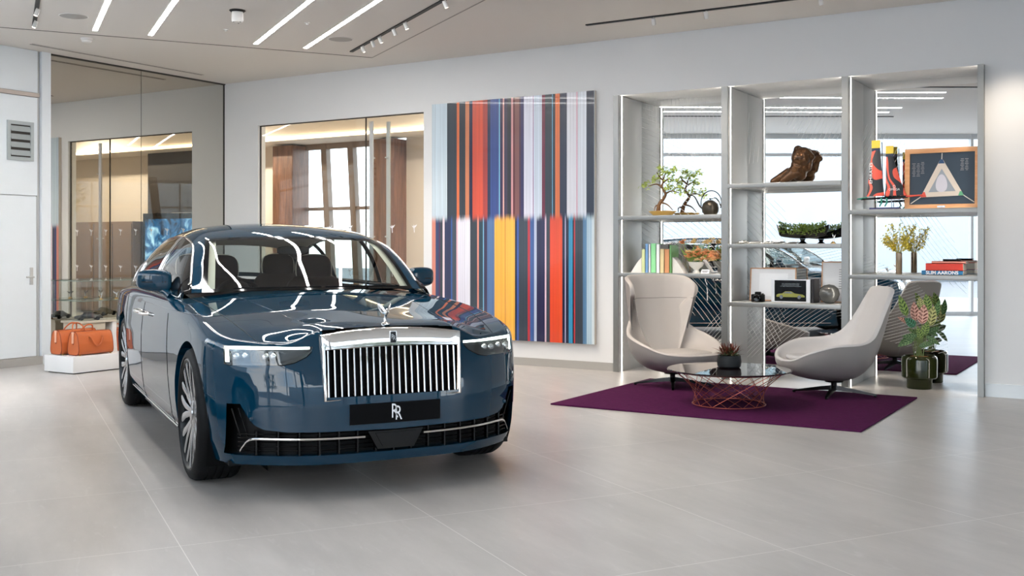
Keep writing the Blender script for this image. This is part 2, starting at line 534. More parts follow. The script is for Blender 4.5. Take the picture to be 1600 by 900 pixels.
def spot(loc, par, aim, on=True, energy=0):
    a = Vector(aim).normalized()
    q = a.to_track_quat('Z', 'Y').to_matrix().to_4x4()
    M = Matrix.Translation(loc) @ q
    m = MB(); m.lathe([(.0, -.035), (.018, -.035), (.020, -.031), (.020, .031), (.017, .034), (.017, .022)], 20, M, cap=False)
    m.tube([Vector(loc), Vector((loc[0], loc[1], CZ-.01))], .005, 8)
    h = m.build('spotlight_head', MATS['lamp_white'], par, 40)
    m = MB(); m.lathe([(.0, .024), (.0172, .024)], 20, M, cap=False)
    m.build('spotlight_lens', MATS['spot_glow'] if on else MATS['silver'], h, 40)
    if energy:
        ld = bpy.data.lights.new('spotlight_beam', 'SPOT'); ld.energy = energy; ld.color = (1, .86, .70); ld.spot_size = 1.0; ld.spot_blend = .9; ld.shadow_soft_size = .04
        lo = bpy.data.objects.new('spotlight_beam', ld); COL.objects.link(lo)
        lo.location = Vector(loc)+a*.06; lo.rotation_euler = (-a).to_track_quat('Z', 'Y').to_euler(); lo.parent = par
def track(name, label, a, b, heads, aim, energy):
    t = thing(name, label, 'track lighting', (0, 0, 0))
    a = Vector(a); b = Vector(b); d = (b-a); L = d.length; d.normalize(); s = Vector((-d.y, d.x, 0))*.020
    m = MB(); zs = (CZ-.012, CZ+.002)
    m.add([(x.x, x.y, z) for z in zs for x in (a+s, a-s, b-s, b+s)], [(0, 1, 2, 3), (4, 5, 6, 7), (0, 1, 5, 4), (1, 2, 6, 5), (2, 3, 7, 6), (3, 0, 4, 7)])
    m.build('track_rail', MATS['black_metal'], t)
    for f_, on, en in heads:
        p = a+d*f_; spot((p.x, p.y, CZ-.055), t, aim, on, en*energy)
    return t
a = PQ(3.69, 11.95); b = PQ(3.69, 5.0)
track('spotlight_track', 'black ceiling track with small spotlights, running toward the camera above the bonnet side', a, b, [(.45, 1, 1), (.80, 0, 0), (1.05, 1, 1), (1.5, 0, 0), (1.85, 1, 1), (2.9, 1, 1), (4.2, 1, 1)], (.25, .35, -1), 40)
a = PQ(.316, 12.0); b = PQ(.316, 5.0)
track('spotlight_track', 'short black spotlight track at the top left edge of the ceiling', a, b, [(.35, 1, 1), (.95, 1, 1), (1.9, 1, 1)], (-.2, -.3, -1), 40)
track('spotlight_track', 'thin black spotlight track parallel to the back wall above the seating', (-5.07, 9.67, 0), (2.5, 9.67, 0), [(.75, 0, 1), (1.3, 0, 1), (2.4, 0, 1), (3.9, 0, 1)], (0, .50, -1), 36)

t = thing('slot_diffuser', 'long twin slot air diffuser in the ceiling beside the wall mirror', 'air vent', (-10.855, 8.55, CZ))
m = MB(); m.box(-.035, .035, -1.25, 1.25, -.004, .0); m.build('diffuser_plate', MATS['ceiling_white'], t)
for dx in (-.018, .018):
    m = MB(); m.box(dx-.006, dx+.006, -1.245, 1.245, -.0055, -.001); m.build('air_slot', MATS['groove'], t)
# round ceiling speakers
def disc(name, label, cat, loc, r, mt, grp=None, th=.006):
    t = thing(name, label, cat, loc, 0, grp)
    m = MB(); m.lathe([(0, -th), (r*.9, -th), (r*.93, -th*.8)], 36, cap=False); m.build('speaker_grille', MATS[mt], t, 40)
    m = MB(); m.lathe([(r*.93, -th*.8), (r*.97, -th), (r, -.001)], 36, cap=False); m.build('speaker_rim', MATS['lamp_white'], t, 40)
mat('grille_grey', srgb(165, 162, 158), .7)
disc('ceiling_speaker', 'round grey speaker grille in the ceiling at the top left, beside the short track', 'speaker', (-9.198, 6.651, CZ), .14, 'grille_grey', 'round ceiling speakers')
disc('ceiling_speaker', 'round grey speaker grille between the rightmost light line and the spotlight track', 'speaker', (-7.717, 8.922, CZ), .14, 'grille_grey', 'round ceiling speakers')
t = thing('smoke_detector', 'small white smoke detector on the ceiling near the slot diffuser', 'smoke detector', (-10.05, 7.43, CZ))
m = MB(); m.lathe([(0, -.045), (.045, -.045), (.055, -.030), (.055, -.026)], 28, cap=False); m.build('sensor_head', MATS['lamp_white'], t, 40)
m = MB(); m.lathe([(.05, -.027), (.062, -.02), (.065, 0)], 28, cap=False); m.build('base_plate', MATS['lamp_white'], t, 40)
t = thing('ceiling_camera', 'white dome security camera hanging from the ceiling at the top', 'security camera', (-7.63, 7.32, CZ))
m = MB(); m.lathe([(.075, 0), (.078, -.004), (.06, -.02)], 32, cap=False); m.build('mounting_ring', MATS['black_metal'], t, 40)
m = MB(); m.lathe([(.052, 0), (.056, -.06), (.056, -.10), (.05, -.115), (0, -.118)], 32, cap=False); m.build('camera_body', MATS['lamp_white'], t, 40)
for k in range(3):
    a_ = k*2.1; m = MB()
    m.lathe([(0, .0), (.007, 0), (.007, .006)], 10, basis((.038*math.cos(a_), .038*math.sin(a_), -.119), (1, 0, 0), (0, 1, 0), (0, 0, 1)), cap=False)
    m.build('infrared_lens', MATS['black_gloss'], t, 40)
for k_, (x, y) in enumerate(((-7.45, 8.1), (-8.4, 7.9))):
    o = MB().lathe([(0, -.02), (.012, -.02), (.014, -.008), (.03, -.004), (.03, 0)], 16, Matrix.Translation((x, y, CZ)), cap=False).build('sprinkler', MATS['lamp_white'], None, 40)
    tag(o, ['tiny white sprinkler cap in the ceiling nearest the security camera', 'tiny white sprinkler cap in the ceiling, the one nearer the wall mirror'][k_], 'sprinkler', 'ceiling sprinkler caps')

# glass wall with pull-handle door beyond the car
t = MB()
for x0, x1 in ((-10.571, -8.715), (-8.711, -7.767)):
    t.box(x0, x1, 10.56, 10.572, .01, 3.026)
w3 = structure(t, 'window_3', MATS['pane'])
m = MB(); m.box(-10.573, -10.560, 10.555, 10.577, 0, 3.03); m.box(-7.778, -7.765, 10.555, 10.577, 0, 3.03); m.box(-10.573, -7.765, 10.555, 10.577, 3.018, 3.03); m.box(-8.7165, -8.7085, 10.555, 10.577, 0, 3.02)
m.build('window_frame', MATS['groove'], w3)
for x, y in ((-8.57, 10.50), (-8.40, 10.63)):
    m = MB(); m.box(x-.028, x+.028, y-.012, y+.012, .12, 2.96, bev=.004)
    for z in (.6, 1.5, 2.5): m.tube([(x, y, z), (x+(.0 if y < 10.55 else 0), 10.565, z)], .009, 8)
    m.build('pull_handle', MATS['metal_light'], w3, 40)
# small winged-figure safety marks on the glass
def winged_mark(mb, M, s):
    fig = [(-.1, -1), (.15, -1), (.05, -.2), (.12, .15), (.45, .35), (.85, .95), (.35, .75), (.05, .55), (-.05, .85), (-.22, .85), (-.18, .55), (-.5, .55), (-.8, .75), (-.55, .35), (-.2, .1), (-.12, -.4)]
    mb.prism([(x*s, y*s) for x, y in fig], 0, .0008, M)
for z in (1.60, 1.05):
    for i in range(8):
        m = MB(); winged_mark(m, basis((-10.35+i*.345, 10.555, z), (1, 0, 0), (0, 0, 1), (0, -1, 0)), .052)
        m.build('safety_mark', MATS['white_plastic'], w3)

# ---- room beyond the glass
mat('beige_plaster', srgb(206, 196, 184), .7)
mat('dark_panel', srgb(52, 46, 43), .5)
mat('curtain', srgb(196, 182, 164), .9)
def wood_mat(name, c1, c2, rough=.4, sx=1.0, sc=14):
    m = bpy.data.materials.new(name); m.use_nodes = True; nt = m.node_tree; b = nt.nodes['Principled BSDF']
    tc = N(nt, 'ShaderNodeTexCoord'); mp = N(nt, 'ShaderNodeMapping'); mp.inputs['Scale'].default_value = (sc, sc, sc*.08) if sx else (sc*.08, sc, sc)
    no = N(nt, 'ShaderNodeTexNoise'); no.inputs['Scale'].default_value = 2; no.inputs['Detail'].default_value = 6; no.inputs['Distortion'].default_value = .6
    rp = N(nt, 'ShaderNodeValToRGB'); rp.color_ramp.elements[0].position = .3; rp.color_ramp.elements[0].color = c1; rp.color_ramp.elements[1].position = .7; rp.color_ramp.elements[1].color = c2
    nt.links.new(tc.outputs['Object'], mp.inputs[0]); nt.links.new(mp.outputs[0], no.inputs['Vector']); nt.links.new(no.outputs['Fac'], rp.inputs[0]); nt.links.new(rp.outputs[0], b.inputs['Base Color'])
    b.inputs['Roughness'].default_value = rough
    MATS[name] = m; return m
wood_mat('walnut', srgb(84, 56, 42), srgb(128, 88, 66))
YB = 14.8
m = MB(); m.box(-17.4, -14.15, YB, YB+.15, 0, CZ); m.box(-11.3, -1.2, YB, YB+.15, 0, CZ); structure(m, 'wall_far', MATS['beige_plaster'])
m = MB(); m.box(-17.5, -17.4, 10.6, YB, 0, CZ); m.box(-1.3, -1.2, 11.2, YB, 0, CZ); m.box(-17.4, -11.4, 10.45, 10.6, 0, CZ); structure(m, 'wall_side', MATS['beige_plaster'])
m = MB(); m.box(-14.15, -13.65, YB-.35, YB+.1, 0, 3.25, bev=.01); m.box(-11.75, -11.3, YB-.35, YB+.1, 0, 3.25, bev=.01); structure(m, 'trim_10', MATS['walnut'])
m = MB(); m.box(-17.4, -1.3, YB-.8, YB-.0, 3.28, CZ-.001); structure(m, 'trim_11', MATS['ceiling_white'])
m = MB(); m.box(-17.3, -1.35, YB-.83, YB-.80, 3.30, 3.33)
o = m.build('cove_light', mat('led_cove', (1, 1, 1, 1), .5, emit=6, ecol=(1, .72, .42, 1))); tag(o, 'warm cove light line along the far wall of the room beyond the glass', 'cove light')
glazing('window_4', (-13.65, YB+.05), (-11.75, YB+.05), 3, post=.13, z1=3.28, transoms=(2.05,), lean=-.06)
bpy.data.objects['window_4'].data.materials[0] = mat('bronze_mullion', srgb(122, 104, 90), .5)
m = MB(); m.box(-6.15, -4.78, YB-.30, YB, 0, 3.28); structure(m, 'trim_12', MATS['dark_panel'])
tv = thing('wall_screen', 'dark display screen showing blue imagery, seen in the wall mirror', 'screen', (-5.5, YB-.32, 1.5))
m = MB(); m.box(-.78, .78, -.06, 0, -.52, .56, bev=.01); m.build('screen_casing', MATS['black_gloss'], tv, 30)
def screen_mat():
    m = bpy.data.materials.new('blue_screen'); m.use_nodes = True; nt = m.node_tree; b = nt.nodes['Principled BSDF']
    tc = N(nt, 'ShaderNodeTexCoord'); no = N(nt, 'ShaderNodeTexNoise'); no.inputs['Scale'].default_value = 3; no.inputs['Detail'].default_value = 6; no.inputs['Distortion'].default_value = 1.5
    rp = N(nt, 'ShaderNodeValToRGB'); e = rp.color_ramp.elements; e[0].position = .35; e[0].color = srgb(8, 24, 44); e[1].position = .72; e[1].color = srgb(170, 215, 235)
    k = e.new(.52); k.color = srgb(24, 92, 140)
    nt.links.new(tc.outputs['Object'], no.inputs['Vector']); nt.links.new(no.outputs['Fac'], rp.inputs[0]); nt.links.new(rp.outputs[0], b.inputs['Emission Color']); b.inputs['Emission Strength'].default_value = 1.0
    b.inputs['Base Color'].default_value = (0, 0, 0, 1); b.inputs['Roughness'].default_value = .1
    return m
m = MB(); m.box(-.70, .70, -.064, -.0601, -.46, .44); m.build('display', screen_mat(), tv)
cb = thing('sideboard', 'low brown sideboard along the beige wall of the room beyond, seen in the wall mirror', 'cabinet', (-3.4, YB-.28, 0))
m = MB(); m.box(-1.2, 1.2, -.25, .25, .05, 1.9); m.build('cabinet_body', mat('brown_lacquer', srgb(120, 100, 84), .35), cb)
for k in range(4):
    m = MB(); m.box(-1.18+.6*k, -.62+.6*k, -.27, -.251, .1, 1.86); m.build('cabinet_door', MATS['brown_lacquer'], cb)
ld = bpy.data.lights.new('room_downlight', 'AREA'); ld.energy = 60; ld.color = (1, .86, .70); ld.size = 1.2; ld.size_y = .12; ld.shape = 'RECTANGLE'
for x in (-4.0, -9.0, -15.0):
    t = thing('ceiling_downlight', {-4.0: 'warm ceiling light in the room beyond the glass, in front of the display screen', -9.0: 'warm ceiling light just beyond the glass wall with the pull handles', -15.0: 'warm ceiling light in the room beyond the glass, in front of its daylit windows'}[x], 'ceiling light', (x, 13.3, CZ), 0, 'warm lights in the room beyond the glass')
    m = MB(); m.box(-.62, .62, -.05, .05, -.012, 0); m.build('light_body', MATS['lamp_white'], t)
    lo = bpy.data.objects.new('room_downlight', ld); COL.objects.link(lo); lo.location = (0, 0, -.02); lo.parent = t

# ================================================================ PAINTING
TOP_ROW = [(0.102, (200, 215, 225)), (0.1656, (46, 56, 66)), (0.1823, (215, 110, 60)), (0.222, (42, 50, 60)), (0.2468, (205, 125, 85)), (0.2676, (27, 28, 62)), (0.2942, (200, 78, 52)), (0.3353, (216, 80, 50)), (0.3637, (170, 60, 50)), (0.3818, (32, 38, 72)), (0.4359, (50, 70, 135)), (0.4418, (130, 200, 230)), (0.4598, (52, 32, 72)), (0.468, (222, 170, 160)), (0.4878, (60, 46, 72)), (0.5113, (40, 36, 42)), (0.523, (210, 150, 150)), (0.5347, (105, 40, 45)), (0.5605, (132, 82, 76)), (0.5699, (80, 40, 60)), (0.5894, (52, 42, 92)), (0.6435, (226, 226, 240)), (0.6476, (150, 90, 140)), (0.6972, (216, 226, 240)), (0.7162, (112, 32, 56)), (0.7577, (46, 54, 62)), (0.7613, (120, 190, 225)), (0.7762, (40, 46, 54)), (0.8023, (236, 122, 62)), (0.81, (30, 30, 60)), (0.8434, (44, 48, 72)), (0.8985, (230, 228, 235)), (0.9039, (220, 150, 170)), (0.9549, (226, 230, 238)), (0.9982, (36, 42, 62)), (1.0, (220, 225, 232))]
BOTTOM_ROW = [(0.0253, (222, 140, 120)), (0.0465, (50, 62, 104)), (0.0551, (80, 40, 84)), (0.0722, (52, 62, 72)), (0.0853, (236, 214, 220)), (0.1277, (40, 48, 84)), (0.1358, (50, 90, 160)), (0.1634, (60, 70, 84)), (0.1737, (230, 180, 195)), (0.2532, (228, 226, 238)), (0.2983, (48, 56, 66)), (0.3087, (225, 140, 120)), (0.3353, (32, 62, 76)), (0.3412, (120, 180, 215)), (0.3615, (52, 40, 72)), (0.4079, (82, 112, 158)), (0.4716, (248, 178, 62)), (0.4779, (225, 150, 50)), (0.5347, (250, 184, 70)), (0.5465, (30, 36, 60)), (0.5582, (60, 90, 170)), (0.6128, (56, 64, 76)), (0.6264, (190, 52, 60)), (0.6512, (62, 92, 152)), (0.6665, (190, 200, 226)), (0.7144, (40, 38, 76)), (0.7238, (220, 190, 205)), (0.7446, (60, 66, 78)), (0.7838, (226, 76, 42)), (0.8172, (236, 84, 44)), (0.8321, (32, 36, 66)), (0.8375, (190, 190, 220)), (0.8542, (34, 38, 62)), (0.8764, (60, 150, 192)), (0.884, (30, 36, 52)), (0.8912, (190, 60, 64)), (0.935, (60, 68, 78)), (0.9567, (92, 132, 168)), (0.9856, (180, 205, 220)), (1.0, (215, 225, 232))]

def build_painting():
    x0, x1, z0, z1, y = -7.601, -5.385, .287, 3.10, 10.465
    t = thing('striped_painting', 'huge canvas of vertical coloured stripes hung on the back wall', 'painting', ((x0+x1)/2, y, (z0+z1)/2))
    W = x1-x0; H = z1-z0; zm = .505*H
    # fine columns; two stacked rows of stripes that feather into each other at mid height
    edges = sorted(set([0.0, 1.0]+[e for e, c in TOP_ROW]+[e for e, c in BOTTOM_ROW]+[i/160 for i in range(161)]))
    rnd = random.Random(3)
    zs = [0, zm-.16, zm-.09, zm-.05, zm-.025, zm-.01, zm+.005, zm+.02, zm+.05, H*.75, H]
    mb = MB(); cols = []
    me = bpy.data.meshes.new('canvas')
    V = []; Fc = []; C = []
    def pick(row, u):
        for e, c in row:
            if u <= e+1e-6: return c
        return row[-1][1]
    for i in range(len(edges)-1):
        u0, u1 = edges[i], edges[i+1]
        if u1-u0 < 1e-4: continue
        um = (u0+u1)/2
        ct = np.array(srgb(*pick(TOP_ROW, um))[:3]); cb_ = np.array(srgb(*pick(BOTTOM_ROW, um))[:3])
        jit = 1+rnd.uniform(-.10, .10)
        off = rnd.uniform(-.012, .012)
        for k in range(len(zs)-1):
            za, zb_ = zs[k], zs[k+1]
            b = len(V)
            V += [(u0*W-W/2, 0, za-H/2), (u1*W-W/2, 0, za-H/2), (u1*W-W/2, 0, zb_-H/2), (u0*W-W/2, 0, zb_-H/2)]
            Fc.append((b, b+1, b+2, b+3))
            for z in (za, za, zb_, zb_):
                f = min(1, max(0, (z-(zm+off))/.09+.5))
                f = f*f*(3-2*f)
                c = (cb_*(1-f)+ct*f)*jit
                if .2 < (z/H) < .3: pass
                C.append((float(c[0]), float(c[1]), float(c[2]), 1))
    me.from_pydata(V, [], Fc)
    ca = me.color_attributes.new('pigment', 'FLOAT_COLOR', 'CORNER')
    for i, c in enumerate(C): ca.data[i].color = c
    m = bpy.data.materials.new('painted_stripes'); m.use_nodes = True; nt = m.node_tree; b = nt.nodes['Principled BSDF']
    at_ = N(nt, 'ShaderNodeAttribute'); at_.attribute_name = 'pigment'
    tc = N(nt, 'ShaderNodeTexCoord'); mp = N(nt, 'ShaderNodeMapping'); mp.inputs['Scale'].default_value = (60, 1, .8)
    no = N(nt, 'ShaderNodeTexNoise'); no.inputs['Scale'].default_value = 1.5; no.inputs['Detail'].default_value = 4
    nt.links.new(tc.outputs['Object'], mp.inputs[0]); nt.links.new(mp.outputs[0], no.inputs['Vector'])
    mr = N(nt, 'ShaderNodeMapRange'); mr.inputs['To Min'].default_value = .70; mr.inputs['To Max'].default_value = 1.08
    hs = N(nt, 'ShaderNodeHueSaturation')
    nt.links.new(no.outputs['Fac'], mr.inputs['Value']); nt.links.new(mr.outputs[0], hs.inputs['Value']); nt.links.new(at_.outputs['Color'], hs.inputs['Color']); nt.links.new(hs.outputs[0], b.inputs['Base Color'])
    b.inputs['Roughness'].default_value = .3; b.inputs['Coat Weight'].default_value = .3
    link('canvas', me, m, t)
    mb.box(-W/2, W/2, .001, .052, -H/2, H/2); mb.build('stretcher_frame', mat('canvas_edge', srgb(214, 206, 196), .7), t)
build_painting()

# ================================================================ MIRRORED SHELF NICHE
def net_mirror():
    """silvered mirror printed with ribbons of fine white curved net lines"""
    m = bpy.data.materials.new('net_mirror'); m.use_nodes = True; nt = m.node_tree; nt.nodes.clear()
    tc = N(nt, 'ShaderNodeTexCoord')
    def dist(cx, cz):
        v = N(nt, 'ShaderNodeVectorMath', operation='DISTANCE'); v.inputs[1].default_value = (cx, 11.08, cz)
        nt.links.new(tc.outputs['Object'], v.inputs[0]); return v.outputs['Value']
    def mth(op, a, b):
        n = N(nt, 'ShaderNodeMath', operation=op)
        for i, q in enumerate((a, b)):
            if isinstance(q, (int, float)): n.inputs[i].default_value = q
            else: nt.links.new(q, n.inputs[i])
        return n.outputs[0]
    def band(d, lo, hi): return mth('MULTIPLY', mth('GREATER_THAN', d, lo), mth('LESS_THAN', d, hi))
    def lines(d, sp, wd): return mth('LESS_THAN', mth('FRACT', mth('DIVIDE', d, sp), 0.0), wd)
    sets = [  # line centre, spacing, width, mask centres (centre, lo, hi)
        ((-6.6, -1.2), .052, .085, ((-2.6, 4.6), 2.9, 4.4), ((-7.5, 1.2), 2.2, 4.1)),
        ((-1.0, -2.5), .034, .10, ((-4.6, 2.6), 1.6, 2.55), ((-3.3, -.4), .2, 1.35)),
        ((-3.9, 5.5), .030, .12, ((-1.6, 2.9), 1.9, 2.6), ((-3.0, .2), .3, 1.2)),
        ((-7.5, 5.0), .042, .09, ((-3.9, -.2), 1.7, 3.1), ((-1.8, 4.0), 1.2, 2.1)),
        ((.8, 3.4), .036, .10, ((-2.9, .9), .8, 1.25), ((-.9, 2.2), .3, 1.5)),
        ((-9.5, 3.0), .045, .085, ((-4.0, 3.4), .5, 1.15), ((-5.2, 2.2), .1, 1.5)),
    ]
    acc = None
    for c, sp, wd, m1, m2 in sets:
        v = mth('MULTIPLY', lines(dist(*c), sp, wd), mth('MULTIPLY', band(dist(*m1[0]), m1[1], m1[2]), band(dist(*m2[0]), m2[1], m2[2])))
        acc = v if acc is None else mth('MAXIMUM', acc, v)
    gl = N(nt, 'ShaderNodeBsdfGlossy'); gl.inputs['Roughness'].default_value = 0; gl.inputs[0].default_value = (.92, .93, .93, 1)
    df = N(nt, 'ShaderNodeBsdfDiffuse'); df.inputs[0].default_value = (.88, .88, .87, 1)
    mx = N(nt, 'ShaderNodeMixShader'); nt.links.new(mth('MULTIPLY', acc, .75), mx.inputs[0]); nt.links.new(gl.outputs[0], mx.inputs[1]); nt.links.new(df.outputs[0], mx.inputs[2])
    o = N(nt, 'ShaderNodeOutputMaterial'); nt.links.new(mx.outputs[0], o.inputs[0]); return m
nm = net_mirror()
UP = [(-5.155, -5.095), (-3.914, -3.850), (-2.690, -2.628), (-1.459, -1.410)]
blab = ['left bay behind the bonsai', 'middle bay behind the bronze torso', 'right bay behind the potted plant']
for i in range(3):
    m = MB(); m.box(UP[i][1]-.0, UP[i+1][0], 11.080, 11.090, 0.0, 3.028)
    o = m.build('back_mirror', nm); tag(o, 'tall mirror with fine white net lines in the shelving, '+blab[i], 'mirror', 'shelving back mirrors')
for i, (x0, x1) in enumerate(UP):
    nmx = ['leftmost tall grey metal shelving upright, by the painting side', 'second grey metal shelving upright, between bonsai bay and torso bay', 'third grey metal shelving upright, between torso bay and framed triangle bay', 'rightmost dark grey shelving upright at the niche edge'][i]
    t = thing('shelving_upright', nmx, 'shelving', ((x0+x1)/2, 10.5, 0), 0, 'shelving uprights')
    hw = (x1-x0)/2
    m = MB(); m.box(-hw, hw, -.06 if i == 3 else -.02, .58, 0, 3.022, bev=.002); m.build('upright_panel', MATS['metal_light' if i < 3 else 'metal_grey'], t, 30)
    m = MB(); m.box(-hw-.001, hw+.001, -.075 if i == 3 else -.032, -.018 if i < 3 else -.058, 0, 3.024); m.build('front_edge', MATS['metal_grey'], t)
    for s, ok in ((1, i < 3), (-1, 0 < i)):
        if ok:
            m = MB(); m.box(min(s*hw, s*(hw+.008)), max(s*hw, s*(hw+.008)), .035, .053, .002, 3.02); m.build('led_strip', MATS['led_shelf'], t)
            for yy in (.025, .061):
                m = MB(); m.box(min(s*hw, s*(hw+.010)), max(s*hw, s*(hw+.010)), yy-.005, yy+.005, .002, 3.02); m.build('strip_channel', MATS['metal_light'], t)
SH = [(0, 1.705, 'upper'), (0, 1.085, 'lower'), (1, 2.015, 'top'), (1, 1.398, 'middle'), (1, .800, 'lowest'), (2, 1.725, 'upper'), (2, 1.100, 'lower')]
TH = .042
items = {0: {'upper': 'holding the bonsai and kettle', 'lower': 'holding the row of books and orange flowers'}, 1: {'top': 'holding the bronze torso', 'middle': 'holding the low green planter', 'lowest': 'holding the camera and picture frames'}, 2: {'upper': 'holding the model yacht and framed triangle', 'lower': 'holding the yellow flowers and stacked books'}}
for b_, z, nm_ in SH:
    x0 = UP[b_][1]+.001; x1 = UP[b_+1][0]-.001
    t = thing('shelf', 'grey metal shelf '+items[b_][nm_], 'shelf', ((x0+x1)/2, 10.5, z), 0, 'niche shelves')
    m = MB(); m.box(x0-(x0+x1)/2+.011, x1-(x0+x1)/2-.012, -.018, .565, -TH, 0, bev=.002); m.build('shelf_board', MATS['metal_light'], t, 30)
    m = MB(); m.box(x0-(x0+x1)/2, x1-(x0+x1)/2-.004, -.034, -.0175, -TH-.004, 0.001, bev=.003); m.build('shelf_edge', MATS['metal_grey'], t, 30)
# ================================================================ THE CAR
def srf(v): return np.interp
OUT = catmull([(.875, 0), (.872, .12), (.868, .26), (.845, .42), (.80, .56), (.735, .68), (.66, .785), (.575, .87), (.45, .93), (.28, .958), (.05, .972), (-.4, .982), (-1.2, .985), (-2.2, .985), (-3.2, .982), (-3.75, .968), (-4.1, .945), (-4.38, .885), (-4.55, .76), (-4.63, .55), (-4.665, .28), (-4.67, 0)], 30)
YC_F, YC_R = .855, .80
iF = int(np.argmax(OUT[:, 1] >= YC_F))
iR = len(OUT)-1-int(np.argmax(OUT[::-1, 1] >= YC_R))
def resample(P, s):
    d = np.r_[0, np.cumsum(np.linalg.norm(np.diff(P, axis=0), axis=1))]
    return np.c_[np.interp(s*d[-1], d, P[:, 0]), np.interp(s*d[-1], d, P[:, 1])]
def A_(x): return np.interp(x, [-4.67, -4.4, -4.0, -1.2, -.95, -.6, -.2, .2, .5, .68, .76, .83], [.95, 1.02, 1.065, 1.08, 1.075, 1.060, 1.022, .985, .953, .930, .915, .900])
def E_(x): return np.interp(x, [-4.67, -4.45, -4.0, -3.0, -2.0, -.86, -.35, .1, .3, .48, .6, .78, .85], [.88, .93, 1.0, 1.035, 1.03, 1.012, .985, .938, .905, .863, .838, .822, .815])
def smooth1(f, x, h=.08):
    x = np.asarray(x, float)
    h = np.clip((.92-x)*.55, .05, .30)
    out = 0; ws = 0
    for k in range(-8, 9):
        w_ = math.cos(k*PI/18)**2
        out = out+w_*f(x+h*k/8); ws += w_
    return out/ws
def Ztop(x, y):
    x = np.asarray(x, float); y = np.abs(np.asarray(y, float))
    a = smooth1(A_, x) - .022*(y/.42)**2*np.clip((x-.6)/.2, 0, 1)
    e = smooth1(E_, x)
    y1 = np.interp(x, [-.8, .3, .6, .8], [.25, .28, .33, .385])
    y2 = np.interp(x, [-.8, .1, .45, .62, .8], [.98, .95, .90, .78, .49])
    t = np.clip((y-y1)/(y2-y1), 0, 1)
    g = t*t*t*(t*(6*t-15)+10)
    s = np.clip(y/np.interp(x, [-.8, .1, .7], [1.0, .98, .90]), 0, 1)
    g2 = 1-(1-s*s)**1.6
    wn = np.clip((x-.25)/.5, 0, 1); wn = wn*wn*(3-2*wn)
    g = g*wn+g2*(1-wn)
    return e+(a-e)*(1-g)
def outn(P):
    T = np.gradient(P, axis=0)
    n = np.c_[-T[:, 1]*-1, T[:, 0]*-1]
    n = np.c_[T[:, 1], -T[:, 0]]
    n /= np.linalg.norm(n, axis=1)[:, None]
    return n
def inset(z, ze, n, x):
    side = np.interp(z, [.15, .22, .3, .42, .55, .72, .84, .93, 1.03], [.075, .05, .022, .008, 0, 0, .010, .024, .045])
    front = np.interp(z, [.18, .23, .30, .5, .6, .7, .83, .93], [.045, .015, 0, 0, .008, .028, .072, .10])
    rear = np.interp(z, [.18, .3, .5, .7, .9, 1.0], [.08, .02, 0, .01, .06, .1])
    f2 = n[:, 0]**2
    base = np.where(n[:, 0] > 0, side*(1-f2)+front*f2, side*(1-f2)+rear*f2)
    r = .075*(1-f2)+.022*f2
    t = np.clip(1-(ze-z)/r, 0, 1)
    return base + r*.8*(1-np.sqrt(np.clip(1-t*t, 0, 1)))
def xfront(y):
    return np.interp(np.abs(y), OUT[:iF+60, 1], OUT[:iF+60, 0])
def FX(y, z):
    """x of the front face at (y, z)"""
    k = int(np.argmin(np.abs(OUT[:iF+60, 1]-abs(y))))
    T = OUT[k+1]-OUT[max(k-1, 0)]
    n = np.array([[T[1], -T[0]]])/np.linalg.norm(T)
    fr = np.interp(z, [.18, .23, .30, .5, .6, .7, .83, .93], [.045, .015, 0, 0, .008, .028, .072, .10])
    return float(OUT[k, 0]-fr*n[0, 0])

